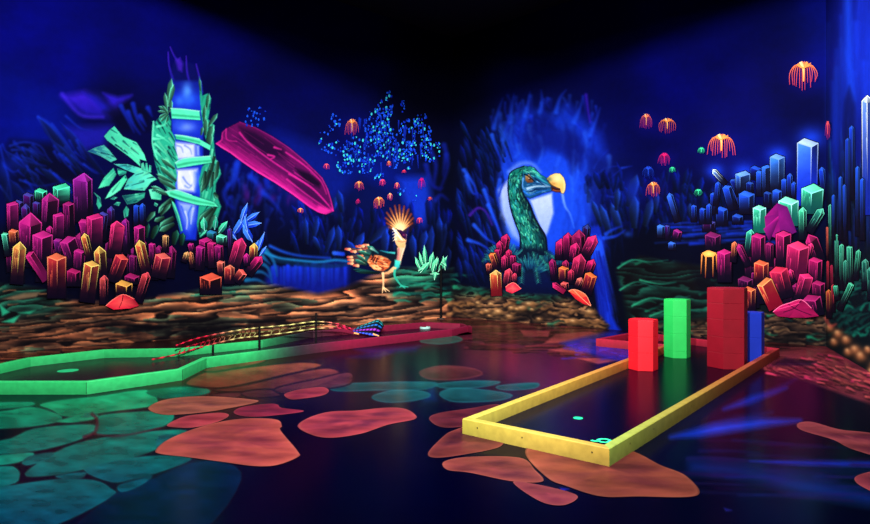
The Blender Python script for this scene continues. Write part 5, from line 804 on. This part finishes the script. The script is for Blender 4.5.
for pts, c0, c1, lab in STONES:
    P = [ground(*q) for q in catmull(pts, 9, True)]; c = sum(P, Vector()) / len(P); n = len(P); V, CO, FA = [], [], []; RG = [1, .975, .94, .89, .83, .76, .68, .59, .49, .38, .26, .13]; FN += 1
    for ri, r in enumerate(RG):
        for p in P:
            q = c + (p - c) * r; V.append(Vector((q.x, q.y, .0022 + .00025 * (FN % 4))))
            from mathutils import noise as _mn; nz = min(1, max(0, .5 + 1.1 * _mn.fractal(Vector((q.x * 3.2, q.y * 5.5, FN * 3.7)), 1.0, 2.0, 4))) ; k = min(1, (1 - r) / .5); col = mixc(c0, c1, k * (.1 + .95 * nz)); 
            if ri == 0: col = dim(c0, .6)
            elif ri == 1: col = mixc(c0, (255, 150, 120), .25)
            CO.append(lin(dim(col, .46 if 'yellow' in lab else .56)))
    V.append(Vector((c.x, c.y, V[0].z))); CO.append(lin(dim(mixc(c0, c1, .55), .6)))
    for ri in range(len(RG) - 1):
        for i in range(n): a, b = ri * n + i, ri * n + (i + 1) % n; FA.append([a, b, b + n, a + n])
    o0 = (len(RG) - 1) * n
    for i in range(n): FA.append([o0 + i, o0 + (i + 1) % n, len(V) - 1])
    if (P[1] - P[0]).cross(P[2] - P[0]).z < 0 or sum((P[i].x * P[(i + 1) % n].y - P[(i + 1) % n].x * P[i].y) for i in range(n)) < 0: FA = [f[::-1] for f in FA]
    o = mesh('painted_stone', V, FA, CO, M_STONE, loc=(c.x, c.y, 0)); tag(o, lab, 'floor painting')
# ------------------------------------------------------------------ putting lanes
def inset(poly, t):
    out = []; n = len(poly); A = sum(poly[i].x * poly[(i + 1) % n].y - poly[(i + 1) % n].x * poly[i].y for i in range(n)); s = 1 if A > 0 else -1
    for i in range(n):
        a, b, c = poly[i - 1], poly[i], poly[(i + 1) % n]; d1 = (b - a).normalized(); d2 = (c - b).normalized(); n1, n2 = Vector((-d1.y, d1.x)) * s, Vector((-d2.y, d2.x)) * s
        m = (n1 + n2); m = m / max(.35, m.dot(n1)) if m.length > 1e-6 else n1; out.append(b + m * t)
    return out
def board(root, name, oa, ob, ia, ib, h, colf, segs=14):
    """one rail board with mitred ends and softened top arrises; colf(t) gives its paint along the length"""
    V, C, Fc = [], [], []; e = .006
    ring = lambda o, i: [Vector((o.x, o.y, 0)), Vector((o.x, o.y, h - e)), Vector((*(o + (i - o) * .1), h)), Vector((*(i + (o - i) * .1), h)), Vector((i.x, i.y, h - e)), Vector((i.x, i.y, 0))]
    for k in range(segs + 1):
        t = k / segs; V += ring(oa.lerp(ob, t), ia.lerp(ib, t)); c = colf(t); C += [lin(dim(c, .8)), lin(c), lin(c), lin(c), lin(c), lin(dim(c, .8))]
    for k in range(segs):
        for q in range(6): a = k * 6 + q; b = k * 6 + (q + 1) % 6; Fc.append([a, b, b + 6, a + 6])
    Fc += [list(range(6))[::-1], [segs * 6 + q for q in range(6)]]
    o = mesh(name, V, Fc, C, M_BOARD, root); bm = bmesh.new(); bm.from_mesh(o.data); bmesh.ops.recalc_face_normals(bm, faces=bm.faces); bm.to_mesh(o.data); bm.free(); return o
def slab(root, name, poly, z0, z1, col, mat):
    n = len(poly); V = [Vector((p.x, p.y, z0)) for p in poly] + [Vector((p.x, p.y, z1)) for p in poly]
    Fc = [list(range(n))[::-1], list(range(n, 2 * n))] + [[i, (i + 1) % n, n + (i + 1) % n, n + i] for i in range(n)]
    o = mesh(name, V, Fc, [lin(col)] * len(V), mat, root); bm = bmesh.new(); bm.from_mesh(o.data); bmesh.ops.recalc_face_normals(bm, faces=bm.faces); bmesh.ops.triangulate(bm, faces=bm.faces); bm.to_mesh(o.data); bm.free(); return o
def g2(px, py, z=0.0): v = ground(px, py, z); return Vector((v.x, v.y))
def disc(root, name, c, r, z, h, col, mat, n=20, hole=0.0):
    if not hole: return slab(root, name, [c + Vector((r * math.cos(6.2832 * k / n), r * math.sin(6.2832 * k / n))) for k in range(n)], z, z + h, col, mat)
    V, Fc = [], []
    for k in range(n):
        a = 6.2832 * k / n; d = Vector((math.cos(a), math.sin(a)))
        V += [Vector((*(c + d * r), z)), Vector((*(c + d * r), z + h)), Vector((*(c + d * hole), z + h)), Vector((*(c + d * hole), z))]
    for k in range(n):
        for q in range(4): Fc.append([k * 4 + q, ((k + 1) % n) * 4 + q, ((k + 1) % n) * 4 + (q + 1) % 4, k * 4 + (q + 1) % 4])
    return mesh(name, V, Fc, [lin(col)] * len(V), mat, root)
# yellow to red L-shaped lane
HY = .135
A, B, Cc, BLc, FLc, J = g2(462.4, 433.9), g2(609.3, 467), g2(779.5, 348.3, HY), g2(636, 331.4, HY), g2(596, 338.6, HY), g2(664, 344.6, HY)
poly = [A, B, Cc, BLc, FLc, J]; inn = inset(poly, .075)
lane = empty('putting_lane', (*((A + B + Cc) / 3), 0)); tag(lane, 'L-shaped mini golf lane with yellow to red wooden rails holding four hexagonal columns', 'mini golf lane')
slab(lane, 'carpet', inset(poly, .03), .001, .02, (2, 2, 20), M_CARPET)
YL, YG, OG, RE, PI = (142, 130, 46), (128, 148, 60), (190, 100, 40), (170, 34, 38), (150, 16, 42)
ramp = lambda cs: (lambda t: mixc(cs[min(int(t * (len(cs) - 1)), len(cs) - 2)], cs[min(int(t * (len(cs) - 1)), len(cs) - 2) + 1], t * (len(cs) - 1) - min(int(t * (len(cs) - 1)), len(cs) - 2)))
for i, (nm, cs) in enumerate([('front_rail', [YL, (154, 130, 50), (150, 122, 46)]), ('side_rail', [YG, (150, 146, 56), (160, 130, 48), (166, 98, 40), (170, 80, 38), (168, 62, 38), (160, 30, 40)]), ('end_rail', [PI, PI]), ('side_rail', [PI, (150, 16, 46)]), ('front_rail', [(165, 24, 46), (150, 22, 42)]), ('side_rail', [(168, 66, 38), (172, 98, 40), (164, 126, 46), (152, 144, 56)])]):
    j = (i + 1) % 6; board(lane, nm, poly[i], poly[j], inn[i], inn[j], HY, ramp(cs), 24)
disc(lane, 'tee_mark', g2(578, 418, .021), .045, .02, .002, (30, 200, 130), M_RIB)
num = g2(604, 440.6, .022); dx = (B - A).normalized(); dy = Vector((-dx.y, dx.x))
n9 = [(-.03, -.035), (-.042, .0), (-.03, .035), (.0, .047), (.03, .035), (.04, .0), (.03, -.032), (.0, -.044), (-.03, -.035), (-.05, -.055), (-.08, -.05)]
def flat_stroke(root, name, pts, w, z, col):
    P = catmull(pts, 4); V, Fc = [], []
    for i, p in enumerate(P):
        a, b = P[max(0, i - 1)], P[min(len(P) - 1, i + 1)]; l = math.hypot(b[0] - a[0], b[1] - a[1]) or 1; nx, ny = -(b[1] - a[1]) / l * w, (b[0] - a[0]) / l * w
        for s in (1, -1): q = num + dx * (p[0] + nx * s) * 1.1 + dy * (p[1] + ny * s) * 1.1; V.append(Vector((q.x, q.y, z)))
    for i in range(len(P) - 1): Fc.append([i * 2, i * 2 + 2, i * 2 + 3, i * 2 + 1])
    return mesh(name, V, Fc, [lin(col)] * len(V), M_RIB, root)
flat_stroke(lane, 'hole_number', n9, .0135, .0225, (50, 225, 150))
for i, cs in ((0, .12), (0, .45), (0, .9), (1, .06), (1, .14), (1, .3)):
    p = poly[i].lerp(poly[i + 1], cs); nrm = (poly[i] - inn[i]); d = (poly[i + 1] - poly[i]).normalized(); nv = Vector((d.y, -d.x))
    V, Fc = [], []; n = 8
    for k in range(n): a = 6.2832 * k / n; V.append(Vector((*(p + nv * .002 + d * .007 * math.cos(a)), .08 + .007 * math.sin(a))))
    Fc.append(list(range(n))); mesh('screw_head', V, Fc, [lin((50, 40, 16))] * n, M_BOARD, lane)
# green to pink lane
HG = .145
front = [(-70, 394.6), (86.4, 394.6), (182.4, 380.3), (206.6, 367.9), (320, 352.4), (452, 336.4), (469, 332.6)]
back = [(472, 327.2), (463, 323.6), (426, 321.9), (310, 331), (260, 340), (177, 348), (104, 349.2), (26.7, 357.5), (-70, 378)]
gp = [g2(*q) for q in front] + [g2(x, y, HG) for x, y in back]; gi = inset(gp, .075)
gl = empty('putting_lane', (*(sum(gp, Vector((0, 0))) / len(gp)), 0)); tag(gl, 'long mini golf lane with green rails turning pink, wide green end near left edge', 'mini golf lane')
slab(gl, 'carpet', inset(gp, .03), .001, .02, (26, 6, 30), M_CARPET)
def gcol(p):
    d = p.y; x = CX + p.x * FOC / p.y; t = min(1, max(0, (x - 250) / 95)); return mixc((44, 190, 104), (34, 34, 38), t * 2) if t < .5 else mixc((34, 34, 38), (112, 8, 42), t * 2 - 1)
for i in range(len(gp)):
    j = (i + 1) % len(gp); a, b = gp[i], gp[j]; board(gl, 'rail', a, b, gi[i], gi[j], HG, lambda t: gcol(a.lerp(b, t)), 16)
for p in ((86.4, 394.6), (182.4, 380.3)):
    q = g2(*p); V = [Vector((q.x + s * .003, q.y - .0022, z)) for z in (.004, HG - .006) for s in (-1, 1)]; mesh('joint', V, [[0, 1, 3, 2]], [lin((6, 50, 30))] * 4, M_BOARD, gl)
disc(gl, 'tee_mark', g2(68, 370.6, .021), .13, .02, .003, (40, 190, 120), M_RIB)
disc(gl, 'hole_rim', g2(425, 328.2, .021), .12, .02, .035, (150, 190, 180), M_RIB, 20, .085)
# ------------------------------------------------------------------ hexagonal columns
def hexblock(name, px, d, r, ztop, rot, col, seams, lab, z0=.0202):
    x = (px - CX) * d / FOC; root = empty(name, (x, d, z0)); tag(root, lab, 'column obstacle', 'hexagonal columns on the lane')
    zs = [z0] + [z0 + (ztop - z0) * s for s in seams] + [ztop]; V, C, Fc = [], [], []; lv = []
    for a, b in zip(zs[:-1], zs[1:]):
        e = .004; lv += [(a, r - e), (a + e, r), (b - e, r), (b, r - e)]
    for z, rr in lv:
        for k in range(6): q = math.radians(rot + 60 * k); V.append(Vector((x + rr * math.sin(q), d - rr * math.cos(q), z))); C.append(lin(col))
    for i in range(len(lv) - 1):
        for k in range(6): Fc.append([i * 6 + k, i * 6 + (k + 1) % 6, i * 6 + 6 + (k + 1) % 6, i * 6 + 6 + k])
    Fc.append(list(range(6))[::-1]); mesh('body', V, Fc, C, M_BLOCK, root)
    V, Fc = [], []
    for z, rr in ((ztop, r - .003), (ztop + .012, r - .003), (ztop + .014, r - .006)):
        for k in range(6): q = math.radians(rot + 60 * k); V.append(Vector((x + rr * math.sin(q), d - rr * math.cos(q), z)))
    for i in range(2):
        for k in range(6): Fc.append([i * 6 + k, i * 6 + (k + 1) % 6, i * 6 + 6 + (k + 1) % 6, i * 6 + 6 + k])
    Fc += [[12 + k for k in range(6)], list(range(6))[::-1]]; mesh('top_cap', V, Fc, [lin(col)] * len(V), M_BLOCK, root)
hexblock('hexagonal_block', 643.2, 8.42, .196, .70, -99, (225, 22, 36), (.36, .68), 'shortest bright red hexagonal column standing beside the green one')
hexblock('hexagonal_block', 677.2, 9.52, .198, .91, -99.7, (34, 180, 78), (.12, .42, .72), 'green hexagonal column standing behind and between the two red ones')
hexblock('hexagonal_block', 727.3, 8.62, .274, 1.125, -96, (132, 8, 28), (.2, .4, .62, .82), 'tallest and widest dark red hexagonal column on the lane')
hexblock('hexagonal_block', 750.5, 9.2, .195, .735, -100, (12, 42, 165), (.5,), 'blue hexagonal column half hidden behind tallest red one')
# ------------------------------------------------------------------ skeleton ramp on the green lane
def tube(pts, r0, r1, cols, n=6, V=None, C=None, Fc=None, beads=0.0):
    for i, p in enumerate(pts):
        a, b = pts[max(0, i - 1)], pts[min(len(pts) - 1, i + 1)]; d = (b - a).normalized(); up = Vector((0, 0, 1)) if abs(d.z) < .9 else Vector((1, 0, 0)); u = d.cross(up).normalized(); v = u.cross(d)
        t = i / (len(pts) - 1); r = (r0 + (r1 - r0) * t) * (1 + (beads if i % 2 else -beads)); base = len(V)
        for k in range(n): q = 6.2832 * k / n; V.append(p + (u * math.cos(q) + v * math.sin(q)) * r); C.append(lin(cols(t, i)))
        if i:
            for k in range(n): Fc.append([base - n + k, base - n + (k + 1) % n, base + (k + 1) % n, base + k])
    e = len(pts) * n; s = len(V) - e; Fc.append([s + k for k in range(n)][::-1]); Fc.append([len(V) - n + k for k in range(n)])
def along(cps, n): 
    P = catmull([tuple(c) for c in cps], max(2, n // (len(cps) - 1))); return [Vector(p) for p in P]
def at(px, py, d): return Vector(((px - CX) * d / FOC, d, EYE - (py - CY) * d / FOC))
RED, BONE = (225, 24, 60), (214, 200, 120)
sk = empty('skeleton_ramp', (at(262, 348, 10.55).x, 10.55, .0202)); tag(sk, 'red and bone-coloured beaded skeleton bridge on dark posts along the green lane', 'golf obstacle')
DEP = [(152, 9.05), (190, 9.62), (217, 10.05), (260, 10.55), (310, 11.25), (338, 11.75), (354, 12.05)]
dep = lambda x: float(np.interp(x, [q[0] for q in DEP], [q[1] for q in DEP]))
def mc(x): 
    t = min(1, max(0, (x - 205) / 30)); c = mixc(RED, BONE, t); return mixc(c, (225, 40, 80), min(1, max(0, (x - 318) / 22)))
rails = [[(176, 345.5), (195, 339), (217, 334), (240, 330), (260, 327.6), (288, 325), (316, 321.6), (338, 324), (353, 329.5)], [(152, 359.6), (176, 354.5), (200, 347.5), (217, 343), (240, 338), (260, 336), (288, 332.5), (316, 328.5), (338, 328), (353, 330)], [(180, 349), (200, 343), (217, 338.5), (240, 334), (260, 332), (288, 328.8), (316, 325), (338, 326), (353, 329.8)]]
R3 = []
for k, r in enumerate(rails):
    P = along([at(x, y, dep(x) + (-.10, .0, .12)[k]) for x, y in r], 90); V, C, Fc = [], [], []
    tube(P, .011, .011, lambda t, i, P=P: dim(mc(CX + P[i].x * FOC / P[i].y), 1.0 if i % 4 < 2 else .45), 6, V, C, Fc, .22); mesh('rail', V, Fc, C, M_RIB, sk); R3.append(P)
def near(P, px): return min(P, key=lambda p: abs(CX + p.x * FOC / p.y - px))
for x in list(range(180, 256, 5)) + [272, 279, 300, 321, 338]:
    V, C, Fc = [], [], []; a, b, c = near(R3[0], x), near(R3[1], x - 1), near(R3[2], x + 1)
    tube([a, a.lerp(c, .5) + Vector((0, 0, .015)), c, c.lerp(b, .5), b], .008, .008, lambda t, i, x=x: dim(mc(x), .7), 5, V, C, Fc); mesh('rib', V, Fc, C, M_RIB, sk)
for x, yb, yt, r in [(259.5, 349, 326, .020), (316, 343.6, 313, .016), (213, 353, 345, .018)]:
    d = FOC * (EYE - .0205) / (yb - CY); V, C, Fc = [], [], []; b = at(x, yb, d); tube([b, b.lerp(Vector((b.x, b.y, EYE - (yt - CY) * d / FOC)), .5), Vector((b.x, b.y, EYE - (yt - CY) * d / FOC))], r, r, lambda t, i: (8, 8, 10), 8, V, C, Fc); mesh('post', V, Fc, C, M_RIB, sk)
# striped shell at its far end
V, C, Fc = [], [], []; NU, NV = 25, 41
T0, T1 = at(352, 331, 12.1), at(379, 334.6, 12.45); axs = T1 - T0
for u in range(NU):
    t = u / (NU - 1); c = T0 + axs * t; w = .30 * t ** .75 * (1 - max(0, t - .8) ** 2 * 9); ht = .34 * t ** .8 * (1 - max(0, t - .75) ** 2 * 8)
    for v in range(NV):
        q = v / (NV - 1) * math.pi; rib = 1 + .05 * math.cos(v * math.pi / 2.5)
        V.append(Vector((c.x + .10 * t * math.sin(q), c.y - w * math.cos(q) * rib, max(.03, c.z) + ht * math.sin(q) * rib))); f = v / (NV - 1)
        k = [(50, 80, 220), (150, 44, 180), (60, 90, 220), (30, 110, 200), (40, 170, 190), (60, 215, 180), (60, 200, 180), (40, 120, 190)]; cc = k[min(7, int(f * 2 * 6))]
        C.append(lin(cc if v % 5 < 2 and u % 3 else dim(cc, .08)))
for u in range(NU - 1):
    for v in range(NV - 1): a = u * NV + v; Fc.append([a, a + NV, a + NV + 1, a + 1])
o = mesh('shell', V, Fc, C, M_RIB, sk); md = o.modifiers.new('thick', 'SOLIDIFY'); md.thickness = .012
for a, b in [((354, 333), (359, 334)), ((373, 334), (379, 336))]:
    V, C, Fc = [], [], []; tube([at(*a, 12.02), at((a[0] + b[0]) / 2, (a[1] + b[1]) / 2, 12.02), at(*b, 12.02)], .018, .012, lambda t, i: (230, 150, 90), 6, V, C, Fc); mesh('claw', V, Fc, C, M_RIB, sk)
# ------------------------------------------------------------------ black pole by the corner
pp = ground(441, 318.9); pole = empty('floor_pole', (pp.x, pp.y, 0)); tag(pole, 'thin black pole on a small round base standing by the wall near corner', 'pole')
V, C, Fc = [], [], []; tube([pp + Vector((0, 0, .02)), pp + Vector((0, 0, .7)), pp + Vector((0, 0, 1.42))], .03, .026, lambda t, i: (6, 6, 8), 10, V, C, Fc); mesh('shaft', V, Fc, C, M_RIB, pole)
disc(pole, 'base', Vector((pp.x, pp.y)), .1, .0, .025, (70, 55, 50), M_RIB)
# ------------------------------------------------------------------ blacklight battens under the ceiling, camera
def batten(x, y, rz, power, z=6.6, lx=2.4, ly=.35, col=(1, 1, 1)):
    l = bpy.data.lights.new('blacklight', 'AREA'); l.shape = 'RECTANGLE'; l.size, l.size_y = lx, ly; l.energy = power; l.color = col
    o = bpy.data.objects.new('blacklight', l); COL.objects.link(o); o.location = (x, y, z); o.rotation_euler = (0, 0, rz)
aL = math.atan2(WL.d.y, WL.d.x); aB = math.atan2(WB.d.y, WB.d.x)
for x, y, rz, p in [(-2.6, 8.4, aL, 230), (2.6, 8.6, aB, 230), (-1.5, 5.2, aL, 90), (1.8, 5.0, aB, 170)]: batten(x, y, rz, p)
def flood(x, y, z, tx, ty, tz, ang, power, blend=.35, rad=.035):  # white spot added out of view, standing in for the paint's fluorescence
    l = bpy.data.lights.new('added_flood', 'SPOT'); l.energy = power; l.spot_size = math.radians(ang); l.spot_blend = blend; l.shadow_soft_size = rad
    o = bpy.data.objects.new('added_flood', l); COL.objects.link(o); o.location = (x, y, z); o.rotation_euler = (Vector((tx, ty, tz)) - o.location).to_track_quat('-Z', 'Y').to_euler()
flood(1.2, -1.0, 5.6, *(WL.pt(150, 262) + Vector((0, 0, -1.6))), 70, 9500)
flood(-1.2, -1.0, 5.6, *(WB.pt(740, 262) + Vector((0, 0, -1.6))), 70, 9500)
flood(-1.0, 8.5, 6.2, 6.4, 9.6, 2.6, 56, 2600, .5)  # extra fill added because the side wall came out dark
flood(0, -1.0, 5.2, CORNER.x, CORNER.y, .4, 44, 6500, .6)  # extra fill added to lift the dark corner
def baffle(name, x, y, z, pa, za, pb, zb):
    """unseen black board added in front of a flood to cut its light off the upper walls"""
    L = Vector((x, y, z)); A, B = pa[0].pt(pa[1], 262), pb[0].pt(pb[1], 262); A.z, B.z = za, zb
    a, b = L + (A - L).normalized() * 1.5, L + (B - L).normalized() * 1.5; d = b - a; a, b = a - d * .9, b + d * .9
    n = Vector((-d.y, d.x, 0)).normalized() * .012; V = []
    for p in (a, b):
        for s in (-1, 1): V += [p + n * s, Vector((p.x + n.x * s, p.y + n.y * s, CEIL))]
    o = mesh(name, V, [[0, 1, 5, 4], [2, 6, 7, 3], [0, 2, 3, 1], [4, 5, 7, 6], [0, 4, 6, 2], [1, 3, 7, 5]], None, M_BLACK); tag(o, None, kind='structure')
baffle('added_light_baffle_left', 1.2, -1.0, 5.6, (WL, 190), 6.35, (WL, 445), 5.15)  # boards added out of view only to shape the floods' upper cutoff
baffle('added_light_baffle_right', -1.2, -1.0, 5.6, (WB, 462), 5.4, (WB, 740), 6.2)
w = bpy.data.worlds.new('dark room'); bpy.context.scene.world = w; w.use_nodes = True
w.node_tree.nodes['Background'].inputs[0].default_value = (.002, .003, .02, 1); w.node_tree.nodes['Background'].inputs[1].default_value = .1
cam = bpy.data.cameras.new('camera'); co = bpy.data.objects.new('camera', cam); COL.objects.link(co)
co.location = (0, 0, EYE); co.rotation_euler = (math.pi / 2, 0, 0); cam.sensor_fit = 'HORIZONTAL'; cam.sensor_width = 36; cam.lens = 36 * FOC / 870; cam.clip_end = 100
sc = bpy.context.scene; sc.camera = co
sc.view_settings.view_transform = 'Standard'; sc.view_settings.look = 'None'; sc.view_settings.gamma = 1; sc.view_settings.use_curve_mapping = False; sc.view_settings.exposure = 0.0
